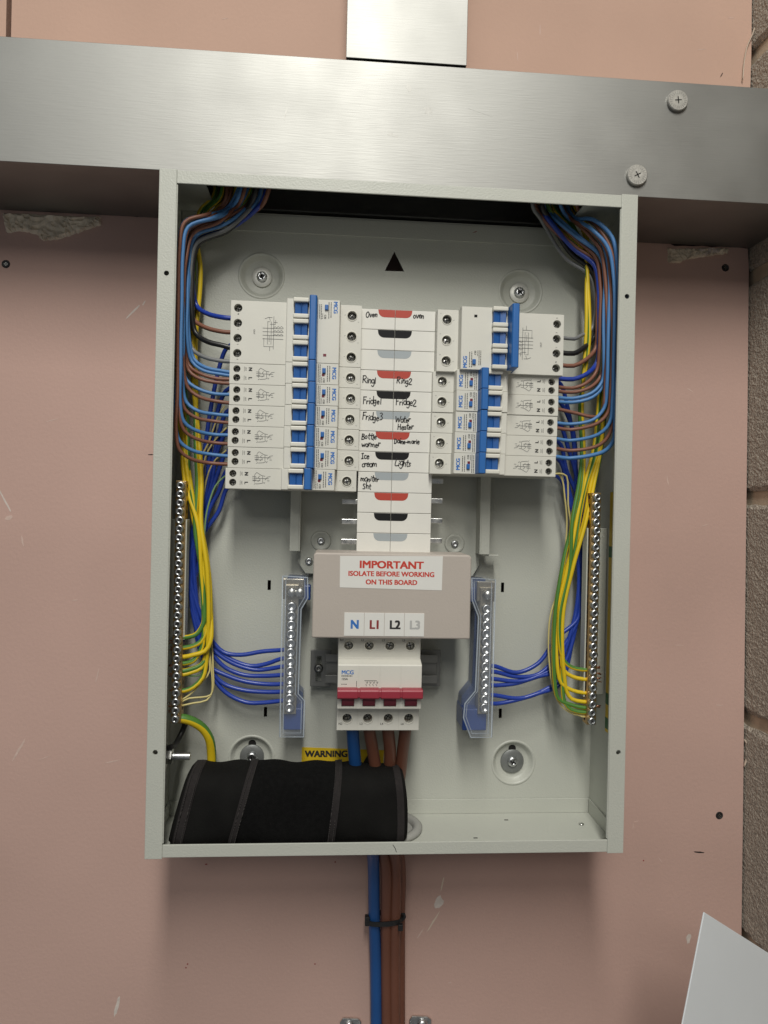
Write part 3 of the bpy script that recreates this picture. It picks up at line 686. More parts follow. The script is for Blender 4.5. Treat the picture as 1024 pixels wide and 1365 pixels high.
        dg += [[(31, H-17), (31, H-36), (34, H-36), (34, H-17), (31, H-17)], [(28.6, H-14.6), (32, H-13.2), (33, H-16)], [(36, H-12.5), (36, H-40)], [(39, H-17.5), (36, H-17.5)], [(28, H-31), (28, H-38), (36, H-38)], [(33, H-38), (33, H-41.5)], [(31.6, H-13.4), (34.6, H-13.4)], [(33, H-19), (37.5, H-19), (37.5, H-15.5)], [(32.4, H-29), (32.4, H-34)]]
        gi = MB().strokes(dg, .40, 17.92)
        bt, wn = zt-6.5, zt-(46 if not outer_bar else 45)
    b.build('lettering', MT['ink'], t); gi.build('wiring_diagram', MT['gink'], t)
    bx = 79.2 if nmod == 1 else 80.2
    MB().box(bx-1.4, bx+1.5, 4.4, 6.2, bt-2.2, bt+2.2, b=.5).build('test_button', MT['blue'], t)
    MB().box(bx-1.7 if nmod == 1 else bx-2, bx+.6 if nmod == 1 else bx+.6, 5.8, 6.1, wn-1.1, wn+1.1, b=.1).build('indicator_window', MT['dred'] if not outer_bar else MT['hole'], t)
    b = MB()
    for k in range(nmod if nmod > 1 else 1): b.text(str(2*k+1) if nmod > 1 else '2', 107.2, 17.86, PITCH*(k+.5)-5.5, 1.6, -math.pi/2); b.text('L', 96.0, 17.86, PITCH*(k+.5), 1.8, -math.pi/2)
    b.build('terminal_number', MT['gink'], t)
    t['group'] = 'white circuit breakers with blue toggles'
    return t
rowsL = ['Ring1', 'Fridge1', 'Fridge3', 'Bottle warmer', 'Ice cream', 'moniter Sht']
rowsR = ['Ring2', 'Fridge2', 'Water Heater', 'Daine-marie', 'Lights']
XL = -142.4; ZL = 180.7
b4 = breaker(3, 'large white breaker with three blue toggles at the top of the left column', seed=2)
b4.location = Vector((XL, 0, ZL-3*PITCH))*S
b4r = breaker(3, 'large white breaker with three blue toggles at the top of the right column', True, seed=3)
b4r.location = Vector((142.0, -4.0, 179.2))*S; b4r.rotation_euler.y = math.pi; b4r.rotation_euler.z = 0
first = breaker(1, 'single white breaker with blue toggle left of the handwritten Ring1 card', seed=4)
rnd = random.Random(11)
for i, nm in enumerate(rowsL):
    t = first if i == 0 else copy_tree(first)
    t.location = Vector((XL+rnd.uniform(-.3, .3)-(1.2 if i == 5 else 0), rnd.uniform(-.4, .4), ZL-(4+i)*PITCH))*S
    t['label'] = 'single white breaker with blue toggle left of the handwritten %s card' % nm
for i, nm in enumerate(rowsR):
    t = copy_tree(first); t.rotation_euler.y = math.pi
    t.location = Vector((139.9-i*.28+rnd.uniform(-.2, .2), rnd.uniform(-.4, .4), 127.2-i*PITCH))*S
    t['label'] = 'single white breaker with blue toggle right of the handwritten %s card' % nm

# ================================================================== COVER, MAIN SWITCH
YC = -5.0
cv = thing('terminal_cover', 'beige plastic cover with the red IMPORTANT notice above the main switch', 'cover', (-3, 50, -98))
c0, c1, zc0, zc1 = -68.2, 62.2, -98.2, -28.6
o = MB().prism([(-68.2, zc0), (62.2, zc0), (62.2, zc1-2), (60.5, zc1), (-66.5, zc1), (-68.2, zc1-2)], YC, 40, 'y', b=1.3, seg=3).build('shell', MT['beige'], cv)
p = [at(u, v, YC-.1) for u, v in ((453.5, 741), (590.5, 741.5), (589, 787), (453, 783))]
st = MB().prism([(q.x, q.z) for q in p], YC-.22, YC-.02, 'y').build('notice_sticker', MT['sticker'], cv)
b = MB()
for tx, (u, v), sz, bd in (('IMPORTANT', (522, 753.5), 8.4, .045), ('ISOLATE BEFORE WORKING', (522, 765.5), 5.6, .04), ('ON THIS BOARD', (522, 776.5), 5.6, .04)):
    p = at(u, v, YC); b.text(tx, p.x, YC-.26, p.z, sz, 0, bd, {0: 1}.get(0) * (1.12 if tx == 'IMPORTANT' else 1.0))
b.build('lettering', MT['rink'], st)
pa, pb = at(459, 816.5, YC), at(566, 818, YC); pb2 = at(459, 847.5, YC)
ww = (pb.x-pa.x)/4
for i, (tx, m) in enumerate((('N', 'bink'), ('L1', 'drink'), ('L2', 'ink'), ('L3', 'lgink'))):
    x = pa.x+ww*i
    t = MB().box(x+.15, x+ww-.15, YC-.5, YC+.2, pb2.z, pa.z, b=.12, seg=1).build('pole_label', MT['sticker'], cv)
    MB().text(tx, x+ww*.53, YC-.56, (pa.z+pb2.z)/2-.4, 9.8, 0, .045, .93).build('lettering', MT[m], t)

rl = thing('din_rail', 'galvanised mounting rail bracket behind the main switch', 'rail', (-11, D, -140))
for (u0, u1) in ((414.5, 441), (561, 586.5)):
    pl, pr = at(u0, 866, 62), at(u1, 915, 62)
    o = MB().box(pl.x, pr.x, 62, 63.6, pr.z, pl.z, b=.4).build('slotted_plate', MT['galv'], rl)
    cx = (pl.x+pr.x)/2-(2 if u0 < 500 else -1); cz = (pl.z+pr.z)/2
    cut(o, MB().box(cx-2.6, cx+2.6, 60, 66, cz-12, cz+11))
    MB().lathe([(4.0, 62), (4.0, 60.2), (3.0, 59.2), (1.3, 59.0), (1.1, 59.8), (.01, 59.8)], (cx, 0, cz), seg=18).build('screw', MT['dsteel'], rl)
pl, pr = at(434, 872, 52), at(583, 911, 52)
MB().box(pl.x, pr.x, 52, 53, pl.z-7, pl.z, b=.3).build('rail_edge', MT['galv'], rl); MB().box(pl.x, pr.x, 52, 53, pr.z, pr.z+7, b=.3).build('rail_edge', MT['galv'], rl)
MB().box(pl.x, pr.x, 58, 59, pr.z+5, pl.z-5, b=.3).build('rail_web', MT['galv'], rl)

ms = thing('main_switch', 'white four-pole main switch with crimson toggles below the beige cover', 'main switch', (-11, 58, -178))
sx0, sx1 = -46.2, 23.2; pw = (sx1-sx0)/4
prof = [(10, -178.3), (10, -160.3), (-1.2, -157.2), (-1.8, -156.6), (-1.8, -121.2), (-1.2, -120.4), (10, -117.2), (10, -99), (58, -99), (58, -178.3)]
body = MB().prism(prof, sx0, sx1, 'x', b=.4).build('body', MT['white'], ms)
cb = MB()
for k in range(4):
    x = sx0+pw*(k+.5)
    cb.cyl((x, 0, -107.0), 3.7, 4, 24, seg=20); cb.cyl((x, 0, -168.2), 3.9, 4, 24, seg=20); cb.box(x-5.3, x+5.3, -4, 6, -155.0, -146)
for k in range(1, 4): cb.box(sx0+pw*k-.12, sx0+pw*k+.12, -4, -1.2, -160, -118); cb.box(sx0+pw*k-.12, sx0+pw*k+.12, 5, 10.6, -181, -160.6)
cut(body, cb)
for k in range(4):
    x = sx0+pw*(k+.5)
    scr(ms, x, 13.5, -107.0, 3.2, k, MT['zinc'], .3+k*.5); scr(ms, x, 16.5, -168.2, 3.2, k, None, .2+k*.4)
    b = MB(); b.lathe([(4.7, 0), (4.6, -.35), (3.8, -.35), (3.7, 0)], (x, 10, -107), seg=22, cap=False); b.lathe([(4.8, 0), (4.7, -.35), (4.0, -.35), (3.9, 0)], (x, 10, -168.2), seg=22, cap=False)
    b.build('terminal_rim', MT['cream'], ms)
    MB().prism([(5, -155.2), (-2.0, -154.2), (-3.6, -151.4), (-3.0, -146), (5, -146)], x-5.0, x+5.0, 'x', b=.3).build('toggle', MT['dred'], ms)
    MB().prism([(-1.8, -146.8), (-8.4, -147.2), (-9.6, -146), (-9.6, -140.6), (-8.4, -139.2), (-1.8, -139.0)], x-pw/2+(.8 if k else -.2), x+pw/2-(.8 if k < 3 else -.4), 'x', b=.5).build('handle_grip', MT['red'], ms)
MB().prism([(-1.7, -146.2), (-7.6, -146.6), (-8.6, -145.6), (-8.6, -141.0), (-7.6, -139.8), (-1.7, -139.6)], sx0+.2, sx1+.2, 'x', b=.4).build('linking_bar', MT['red'], ms)
b = MB().text('MCG', sx0+8, -1.9, -127.0, 4.6, 0, .03, 1.0); b.build('lettering', MT['bink'], ms)
b = MB(); b.text('125A', sx0+5.6, -1.9, -132.4, 2.4, 0, .02)
rr = random.Random(4)
def microx(b, x0, x1, z, h, y):
    x = x0
    while x < x1-.3:
        l = rr.uniform(.5, 1.5); b.box(x, min(x1, x+l*.6), y, y+.08, z-h/2, z+h/2); x += l
microx(b, sx0+3, sx0+12, -129.8, 1.0, -1.9); microx(b, sx0+3, sx0+7.5, -136.6, .6, -1.9)
b.strokes([[(sx0+15.5, -134), (sx0+15.5, -138.5)], [(sx0+22, -133.6), (sx0+32, -133.6)]], .4, -1.8)
for k in range(4): b.strokes([[(sx0+23+k*2.8, -134.4), (sx0+24.6+k*2.8, -135.6), (sx0+23+k*2.8, -136.8), (sx0+24+k*2.8, -138)], [(sx0+24.6+k*2.8, -134.2), (sx0+24.6+k*2.8, -135.4)]], .35, -1.8)
for k in range(4):
    x = sx0+pw*k
    b.text(('N1', 'L1', 'L3', 'L5')[k], x+3.0, 9.9, -102.5, 2.4, 0, .01); b.text(('N2', 'L2', 'L4', 'L6')[k], x+3.2, 9.9, -172.8, 2.6, 0, .01)
b.build('lettering', MT['ink'], ms)

# ================================================================== NEUTRAL BARS
def poly_at(pts, Y): return [(at(u, v, Y).x, at(u, v, Y).z) for u, v in pts]
def inset(poly, d):
    cx = sum(p[0] for p in poly)/len(poly); n = len(poly); out = []
    A = sum(poly[i][0]*poly[(i+1) % n][1]-poly[(i+1) % n][0]*poly[i][1] for i in range(n)); s = 1 if A > 0 else -1
    for i in range(n):
        p0, p1, p2 = Vector(poly[i-1]), Vector(poly[i]), Vector(poly[(i+1) % n])
        d1, d2 = (p1-p0).normalized(), (p2-p1).normalized(); n1, n2 = Vector((-d1.y, d1.x))*s, Vector((-d2.y, d2.x))*s
        m = (n1+n2).normalized(); k = d/max(.35, m.dot(n1)); q = p1+m*k; out.append((q.x, q.y))
    return out
def neutral(label, outline, barx, n, z_first, z_last, arm):
    nb = thing('neutral_bar', label, 'terminal bar', (outline[0][0], D, -190), 'clear covered neutral bars')
    MB().prism(inset(outline, 2.4), 58, 75, 'y', b=.6).build('base', MT['smoke'], nb)
    zs = sorted(p[1] for p in outline); zlo = zs[0]
    ft = [p for p in inset(outline, 1.5)]; fx = [p[0] for p in ft if p[1] < zlo+34]
    MB().box(min(fx)+.3, max(fx)-.3, 44, 75, zlo+1.6, zlo+21, b=1.0).build('foot', MT['nblue'], nb)
    MB().box(barx-8.2, barx+8.2+(2 if arm > 0 else 0), 44, 46, z_first+6, z_first+24, b=.5).build('head_plate', MT['nickel'], nb)
    MB().box(barx-5.8, barx+5.8, 41, 52, z_last-6, z_first+19, b=.4).build('bar', MT['nickel'], nb)
    b = MB().box(barx-5.2, barx+5.2, 52.4, 56.4, z_last-7, z_first+16); b.build('bar_seat', MT['nblue'], nb)
    me = None
    for k in range(n):
        z = z_first+(z_last-z_first)*k/(n-1)
        if me is None:
            o = MB().lathe([(4.6, 41), (4.6, 39.2), (3.9, 38.0), (2.6, 37.6), (2.2, 38.8), (.01, 38.9)], (barx, 0, z), seg=16).build('screw', MT['steel'], nb); me = o; zz = z
        else:
            o = me.copy(); COL.objects.link(o); o.parent = nb; o.location = me.location+Vector((0, 0, z-zz))*S
    b = MB()
    for dx in ((0,) if arm < 0 else (0, 7.2)): b.lathe([(4.3, 39), (4.3, 35.5), (3, 34), (.01, 33.6)], (barx+dx, 0, z_first+13), seg=18)
    b.build('rivet', MT['zinc'], nb)
    # clear cover: walls plus front, hollow, open at the back
    out, inn = outline, inset(outline, 1.0); m = len(out); b = MB(); Yf, Yb = 30.0, 66
    for (pa, ya, pb, yb) in ((out, Yf, out, Yb), (inn, Yf+1, inn, Yb)):
        b.add([(p[0], ya, p[1]) for p in pa]+[(p[0], yb, p[1]) for p in pb], [(i, (i+1) % m, (i+1) % m+m, i+m) for i in range(m)])
    b.add([(p[0], Yf, p[1]) for p in out], [tuple(range(m))]); b.add([(p[0], Yf+1, p[1]) for p in inn], [tuple(range(m))])
    b.add([(p[0], Yb, p[1]) for p in out]+[(p[0], Yb, p[1]) for p in inn], [(i, (i+1) % m, (i+1) % m+m, i+m) for i in range(m)])
    b.build('clear_cover', MT['clear'], nb, recalc=True)
    # moulded rim of the cover
    rim = MB(); loop = [Vector((p[0], Yf+.2, p[1])) for p in out]; rim.tube(loop+[loop[0]], .7, 6); rim.build('cover_rim', MT['clearrim'], nb)
    lp2 = [Vector((p[0], Yf+3, p[1])) for p in inset(outline, 2.6)]; MB().tube(lp2+[lp2[0]], .4, 6).build('cover_rim', MT['clearrim'], nb)
    z = z_first+12
    ax = barx+arm*16
    MB().box(min(ax, barx+arm*9), max(ax, barx+arm*9)+arm*0, 46, 58, z-7, z+6, b=.8).build('link_arm', MT['nblue'], nb)
    return nb
m_ = mat('clear_plastic_edge', (.55, .62, .70), .2, var=0); m_.node_tree.nodes['Principled BSDF'].inputs['Alpha'].default_value = .5; MT['clearrim'] = m_
ol = poly_at([(377, 768), (410, 770), (410.5, 797), (401.5, 812), (397.5, 925), (406, 934), (405, 982.5), (373, 982.5)], 30)
neutral('clear covered blue neutral bar on the left of the main switch', ol, at(388, 850, 40).x, 12, at(388.5, 809, 38).z, at(384, 944, 38).z, 1)
orr = poly_at([(629, 771), (660.5, 772.5), (655.5, 983), (627.5, 983), (618, 957), (620, 938), (634, 921), (638, 822), (629.5, 800)], 30)
neutral('clear covered blue neutral bar on the right of the main switch', orr, at(648, 850, 40).x, 13, at(650, 812, 38).z, at(646, 944, 38).z, -1)

# ================================================================== EARTH BARS
def earthbar(label, xc, z0, z1, n, s, br):
    eb = thing('earth_bar', label, 'terminal bar', (xc, D, z1), 'brass earth bars with rows of screws')
    MB().box(xc-4.2, xc+4.2, 33, 44, z1, z0, b=.3).build('bar', MT['brass'], eb)
    first = None
    rnd = random.Random(9)
    b = MB(); 
    for k in range(n):
        z = z0-4+(z1-z0+8)*k/(n-1)
        if first is None:
            o = MB().lathe([(3.62, 33.5), (3.62, 30.6), (3.1, 29.6), (1.9, 29.2), (1.5, 30.2), (.01, 30.3)], (xc, 0, z), seg=16).build('screw', MT['steel'], eb); zf_ = z; first = o
            c = MB()
            for q in range(2):
                t = .5+q*math.pi/2; c.strokes([[(xc-2.0*math.cos(t), z-2.0*math.sin(t)), (xc+2.0*math.cos(t), z+2.0*math.sin(t))]], .6, 29.5)
            c.build('cross_slot', MT['hole'], o)
        else:
            o = copy_tree(first, eb); o.location = first.location+Vector((rnd.uniform(-.25, .25), rnd.uniform(-.3, .3), z-zf_))*S
        b.cyl((0, 39, z), 1.9, xc-4.28, xc+4.28, 'x', 10)
    b.build('wire_hole', MT['hole'], eb)
    zb0, zb1 = br
    xin = xc-s*4.7
    if s > 0:
        MB().box(xin-1.6, 197, 46, 48, zb1, zb0, b=.4).build('bracket', MT['paint'], eb); MB().box(xin-1.6, xin-.3, 37, 46, zb1, zb0, b=.3).build('bracket_lip', MT['paint'], eb)
    else:
        MB().box(-197, xin+.5, 46, 48, zb1, zb0, b=.4).build('bracket', MT['paint'], eb); MB().box(xin-.9, xin+.5, 36, 46, zb1, zb0, b=.3).build('bracket_lip', MT['paint'], eb)
    return eb
zA0, zA1 = at(242, 641, 33).z, at(234, 964, 33).z
earthbar('brass earth bar with a row of screws along the left inner wall', at(238, 800, 33).x, zA0, zA1, 28, -1, (at(236, 692, 45).z, at(232, 850, 45).z))
earthbar('brass earth bar with a row of screws along the right inner wall', at(792.5, 800, 33).x-.3, at(795, 657, 33).z, at(790, 966, 33).z, 28, 1, (at(800, 704, 45).z, at(800, 926, 45).z))
# bared copper ends poking out past the earth bars
# ================================================================== WIRES
ORD = ['first', 'second', 'third', 'fourth', 'fifth', 'sixth', 'seventh', 'eighth', 'ninth', 'tenth']
def wp(u, v, Y):
    p = at(u, v, Y)
    while abs(p.x) > 194.0 and Y > 4: Y -= 1.5; p = at(u, v, Y)
    return p
def wire(colour, pts, r, label, group, raw=False, name='wire', cat='wire'):
    P_ = [p if isinstance(p, Vector) else wp(*p) for p in pts]
    Q = spline(P_, 4); n_ = len(Q); ph = [rw.uniform(0, 6.28) for _ in range(6)]; am = min(1.5, .55+.35*r) if r < 3 else .5
    for i_ in range(n_):
        wd = min(1, i_/8, (n_-1-i_)/9); q = i_*4.0
        dx = math.sin(q/31+ph[0])*.6+math.sin(q/15+ph[1])*.35; dy = math.sin(q/27+ph[2])*.6+math.sin(q/13+ph[3])*.35; dz = math.sin(q/29+ph[4])*.6+math.sin(q/14+ph[5])*.3
        Q[i_] = Q[i_]+Vector((dx, dy, dz))*am*wd
        if abs(Q[i_].x) > 195.5-r: Q[i_].x = math.copysign(195.5-r, Q[i_].x)
    o = MB().tube(Q, r, 10).build(name, MT[colour])
    origin(o, P_[-1]); tag(o, label, cat, group); return o
rw = random.Random(21)
# ---- circuit wires on the left: colour, height at the breaker, breaker, radius, detail
cn = {'wblue': 'light blue', 'wbrown': 'brown', 'wblack': 'black', 'wgrey': 'grey', 'wroyal': 'royal blue'}
LW = [('wroyal', 424, '4', 2.1, ''), ('wbrown', 442.5, '4', 1.9, ''), ('wblack', 463.5, '4', 2.3, ''), ('wgrey', 482, '4', 1.8, ''),
      ('wblue', 496, 0, 1.6, 'upper '), ('wblue', 500.5, 0, 1.5, 'lower '), ('wbrown', 506, 0, 1.6, 'upper '), ('wbrown', 511, 0, 1.6, 'lower '),
      ('wblue', 526, 1, 1.6, ''), ('wbrown', 537, 1, 1.6, ''), ('wblue', 554, 2, 1.6, ''), ('wbrown', 564, 2, 1.5, ''), ('wblue', 580, 3, 1.6, ''), ('wbrown', 592, 3, 1.5, ''), ('wblue', 608, 4, 1.6, ''), ('wbrown', 619, 4, 1.6, '')]
n = len(LW)
for i, (c, ve, br, r, det) in enumerate(LW):
    k = i/(n-1)
    ub = 256-17*k+rw.uniform(-2, 2); ut = 350-48*k+rw.uniform(-10, 10); Yb = 46-28*k+rw.uniform(-3, 3)
    vt = 318-24*k+rw.uniform(-8, 8)
    P0 = at(ut, 262, 42+rw.uniform(-14, 14)); P00 = P0+Vector((rw.uniform(-15, 15), 6, 55))
    Lr = 44 if ve < 490 else 38
    pts = [P00, P0, wp(ut-10, 277, 44), wp((ut+ub)/2+6, vt-16+10*k, Yb+4), wp(ub+9, vt+4, Yb), wp(ub, vt+42, Yb)]
    va = vt+42
    vb = max(va+12, ve-95)
    uu = ub-6*(vb-va)/280
    if vb > va+40: pts.append(wp((ub+uu)/2+rw.uniform(-1, 1), (va+vb)/2, Yb))
    pts.append(wp(uu, vb, Yb))
    if ve-vb > 60: pts.append(wp(uu-.5, ve-48, Yb+1))
    lift = min(30, (ve-vb)*.55)
    pts += [wp(uu+5.5, ve-lift*.62, Yb+4), wp(uu+22, ve-lift*.22, (Yb+38)/2), wp(uu+44, ve-1.5+rw.uniform(-1, 1), 37), wp(306, ve, 37), wp(318, ve, 37)]
    dest = 'the large top left breaker' if br == '4' else 'the %s breaker on the left' % rowsL[br]
    wire(c, pts, r, '%s%s wire bending from the left bundle into %s' % (det, cn[c], dest), 'circuit wires feeding the breakers')
RW = [('wgrey', 450, '4', 1.7, ''), ('wblack', 470.5, '4', 2.3, ''), ('wbrown', 487, '4', 1.9, ''), ('wroyal', 505, '4', 2.1, ''),
      ('wbrown', 516, 0, 1.6, 'upper '), ('wbrown', 521.5, 0, 1.6, 'lower '), ('wblue', 530, 0, 1.6, 'upper '), ('wblue', 536, 0, 1.6, 'lower '),
      ('wbrown', 546, 1, 1.6, ''), ('wblue', 564, 1, 1.6, ''), ('wbrown', 571, 2, 1.6, ''), ('wblue', 585, 2, 1.6, ''), ('wbrown', 598, 3, 1.6, ''), ('wblue', 609, 3, 1.8, '')]
n = len(RW)
for i, (c, ve, br, r, det) in enumerate(RW):
    k = i/(n-1)
    ub = 794+28*k+rw.uniform(-2, 2); ut = 712+52*k+rw.uniform(-10, 10); Yb = 48-34*k+rw.uniform(-3, 3)
    vt = 362-44*k+rw.uniform(-10, 10)
    P0 = at(ut, 276, 46+rw.uniform(-12, 12)); P00 = P0+Vector((rw.uniform(-15, 15), 6, 55))
    pts = [P00, P0, wp(ut+9, 290, 46), wp((ut+ub)/2+2, vt-26, Yb+4), wp(ub-8, vt-2, Yb), wp(ub-1, vt+34, Yb)]
    va = vt+34; ue = 751-10*(ve-426)/215.
    vb = max(va+10, ve-95)
    if vb > va+40: pts.append(wp(ub+rw.uniform(-1, 1), (va+vb)/2, Yb))
    pts.append(wp(ub-1, vb, Yb))
    if ve-vb > 60: pts.append(wp(ub-2, ve-50, Yb+1))
    lift = min(34, (ve-vb)*.6)
    if br == 1 and c == 'wbrown':
        pts += [wp(ub-4, ve-8, Yb+3), wp(ub-9, ve+9, Yb+10), wp(ub-22, ve+10.5, 36), wp(ue+24, ve+6, 37), wp(ue, ve, 37), wp(ue-10, ve-2, 37)]
    else:
        sag = 4 if i > 9 else 2
        pts += [wp(ub-5, ve-lift*.62, Yb+4), wp(ub-19, ve-lift*.16, (Yb+36)/2), wp(ue+16, ve+sag*.6, 37), wp(ue, ve, 37), wp(ue-11, ve-.3, 37)]
    dest = 'the large top right breaker' if br == '4' else 'the %s breaker on the right' % rowsR[br]
    wire(c, pts, r, '%s%s wire curving from the right bundle into %s' % (det, cn[c], dest), 'circuit wires feeding the breakers')

# ---- royal blue neutral leads: breaker -> bundle -> neutral bar
LN = [(458, 866.5, 277), (515, 878, 280), (543, 889, 278), (570, 899.5, 272), (597, 912, 276), (622, 922, 268), (646, 934, 272)]
for i, (vs_, ve, ub) in enumerate(LN):
    k = i/6
    um = 262+14*k+rw.uniform(-3, 3)
    top = [wp(312, vs_, 56), wp(302, vs_+6, 58), wp(291, vs_+34, 60), wp(281 if i < 5 else 277, vs_+80 if i < 4 else min(vs_+62, 700), 60)]
    if i < 4: top.append(wp(272+rw.uniform(-6, 8), 655+6*i, 60))
    pts = top+[wp(262+rw.uniform(-10, 8), 740+rw.uniform(-6, 6), 62), wp(258+rw.uniform(-8, 8), 800, 60), wp(272-8*k, 836+20*k, 58), wp(294-4*k, 862+ (12 if i in (0,) else 26+26*k*.9)-8, 56)]
    mid = [[(281, 853), (298, 869), (322, 872), (350, 868)], [(283, 860), (303, 876), (334, 887), (356, 884)], [(284, 866), (308, 884), (338, 893), (358, 892)], [(284, 872), (302, 891), (326, 900), (352, 900.5)],
           [(281, 886), (300, 897), (328, 908), (354, 912)], [(281, 893), (296, 912), (322, 921), (350, 922.5)], [(283, 902), (300, 924), (326, 936), (352, 936)]][i]
    pts = pts[:-1]+[wp(u_, v_, 57-k_) for k_, (u_, v_) in enumerate(mid)]+[wp(374, ve, 52), wp(386, ve-1, 50)]
    wire('wroyal', pts, 1.95, 'royal blue neutral wire, %s from the top at the left neutral bar' % ORD[i], 'royal blue neutral wires')
RN = [(505, 888), (530, 896), (560, 905), (585, 914), (608, 927), (632, 938)]
for i, (vs_, ve) in enumerate(RN):
    k = i/5
    pts = [wp(738, vs_, 54), wp(748, vs_+8, 58), wp(758+rw.uniform(-3, 6), vs_+40, 60), wp(768+rw.uniform(-5, 6), max(vs_+75, 620+14*i), 62), wp(774+rw.uniform(-6, 6), 715, 62), wp(774+rw.uniform(-6, 8), 775, 60), wp(766+rw.uniform(-4, 8), 824+8*k, 58)]
    knee = [(742, 850), (744, 868), (745, 886), (747, 890), (752, 900), (745, 912)][i]
    pts += [wp(knee[0], knee[1], 56), wp(718, [884, 898, 900, 902, 922, 924][i], 54), wp(690, [896, 903, 907, 912, 930, 933][i], 53), wp(661, ve, 52), wp(648, ve-1, 50)]
    wire('wroyal', pts, 1.95, 'royal blue neutral wire, %s from the top at the right neutral bar' % ORD[i], 'royal blue neutral wires')

# ---- green and yellow earth wires
LE = [(849, 238, 262, 272), (863, 246, 268, 274), (875, 252, 272, 280), (884, 243, 266, 270), (893, 257, 268, 277), (898, 249, 262, 281), (920, 262, 270, 279)]
for i, (ve, u1, u2, u3) in enumerate(LE):
    ut = 340-i*9; Y = 52-4*(i % 3)
    P0 = at(ut, 262, 50+rw.uniform(-8, 8)); P00 = P0+Vector((0, 8, 55))
    pts = [P00, P0, wp(ut-20, 282, 54), wp(266-3*i % 7, 308, 56), wp((266, 240, 243, 246, 238, 249, 258)[i], 360, 58), wp((262, 238, 241, 244, 236, 247, 257)[i], 450, 57), wp((262, 239, 241, 246, 237, 249, 263)[i], 560, 54), wp((262, 249, 252, 247, 255, 251, 268)[i], 640, 46), wp(u2-3, 700, 42+i % 3*2), wp(u3-2, 765, 40+i % 3*2.2), wp(u3+1, 820, 40+i % 3*2)]
    if i == 6: pts += [wp(275, 880, 43), wp(270, 902, 41), wp(258, 915, 39), wp(246, 920.5, 38), wp(236, 921, 38)]
    elif i in (4, 5): pts += [wp(276-(i-4)*3, ve-22, 44), wp(268, ve-8, 42), wp(255, ve-2, 40), wp(244, ve+1, 39), wp(235, ve+1, 38)]
    else: pts += [wp(u3, ve-20, 40), wp(u3-7, ve-7, 39), wp(258, ve-2, 38), wp(247, ve+.5, 38), wp(236, ve+1, 38)]
    wire('gy', pts, 2.05, 'green and yellow earth wire, %s from the top at the left earth bar' % ORD[i], 'green and yellow earth wires')
RE = [(893, 806, 748), (906, 800, 746), (924, 795, 744), (936, 812, 752), (944, 790, 740), (950, 803, 750)]
for i, (ve, u1, u3) in enumerate(RE):
    ut = 722+i*9; Y = 50
    P0 = at(ut, 277, 52+rw.uniform(-8, 8)); P00 = P0+Vector((0, 8, 55))
    pts = [P00, P0, wp(ut+14, 296, 54), wp(778-3+i*2, 330, 50), wp((784, 800, 806, 812, 782, 808)[i], 385, 46), wp((784, 806, 809, 814, 783, 811)[i], 450, 44), wp((775, 798, 805, 808, 774, 806)[i], 540, 46), wp((776, 790, 800, 803, 778, 797)[i], 600, 46), wp((772, 780, 788, 792, 776, 784)[i], 645, 44), wp((762, 768, 776, 779, 765, 771)[i], 700, 40+(i % 3)*2.4), wp(u3+10, 760, 39+(i % 3)*2.4), wp(u3-1, 815, 39+(i % 3)*2.4)]
    pts += [wp(u3-1+(i % 2)*2, ve-36, 40), wp(u3+4, ve-13, 40), wp(762, ve-4, 39), wp(777, ve-.5, 38), wp(792, ve, 38)]
    wire('gy', pts, 1.85, 'green and yellow earth wire, %s from the top at the right earth bar' % ORD[i], 'green and yellow earth wires')
# diagonal spare earth seen crossing to the bar at the right
# thin functional earth leads
FE = [('wcream', [(300, 541, 54), (291, 556, 56), (278, 592, 56), (268, 612, 56), (262, 650, 54), (264, 730, 50), (270, 800, 47), (277, 860, 46), (280, 895, 45), (274, 905, 44), (262, 918, 42), (252, 927, 40), (242, 933, 38)], 'thin cream lead looping into the lower end of the left earth bar, uppermost of three'),
      ('wcream', [(302, 570, 55), (286, 588, 57), (274, 610, 57), (267, 650, 55), (268, 730, 52), (273, 800, 49), (280, 870, 47), (283, 915, 46), (281, 927, 45), (268, 930, 42), (252, 931, 40), (241, 936, 38)], 'thin cream lead looping into the lower end of the left earth bar, middle of three'),
      ('wcream', [(302, 600, 56), (284, 618, 58), (272, 660, 57), (274, 740, 54), (278, 820, 50), (284, 890, 48), (284, 920, 47), (276, 933, 44), (258, 937, 41), (241, 941, 38)], 'thin cream lead looping into the lower end of the left earth bar, lowest of three'),
      ('wgreen', [(306, 631, 44), (297, 637, 45), (287, 648, 46), (279, 668, 47), (274, 690, 48), (272, 740, 49), (274, 790, 50), (278, 850, 50), (276, 890, 48), (266, 900, 44), (240, 900, 38)], 'thin pale green lead curving down from the lowest breaker on the left')]
for c, pts, lab in FE: wire(c, pts, .8, lab, 'thin functional earth leads')
FR = [('wcream', [(738, 632, 40), (746, 631, 42), (755, 634, 44), (757, 650, 46), (757, 672, 48), (760, 700, 50), (757, 740, 48), (744, 790, 46), (735, 820, 45), (732, 850, 45), (732, 880, 46), (738, 920, 45), (748, 940, 43), (766, 952, 40), (790, 953, 38)], 'thin cream lead looping from the Lights breaker to the right earth bar, lower pass'),
      ('wcream', [(738, 632, 42), (745, 632, 44), (750, 640, 46), (753, 662, 48), (756, 700, 52), (752, 750, 50), (740, 800, 48), (735, 840, 48), (735, 885, 47), (742, 925, 45), (758, 943, 42), (775, 955, 39), (790, 956, 38)], 'thin cream lead beside the Lights breaker running down behind the earth wires')]
for c, pts, lab in FR: wire(c, pts, .8, lab, 'thin functional earth leads')
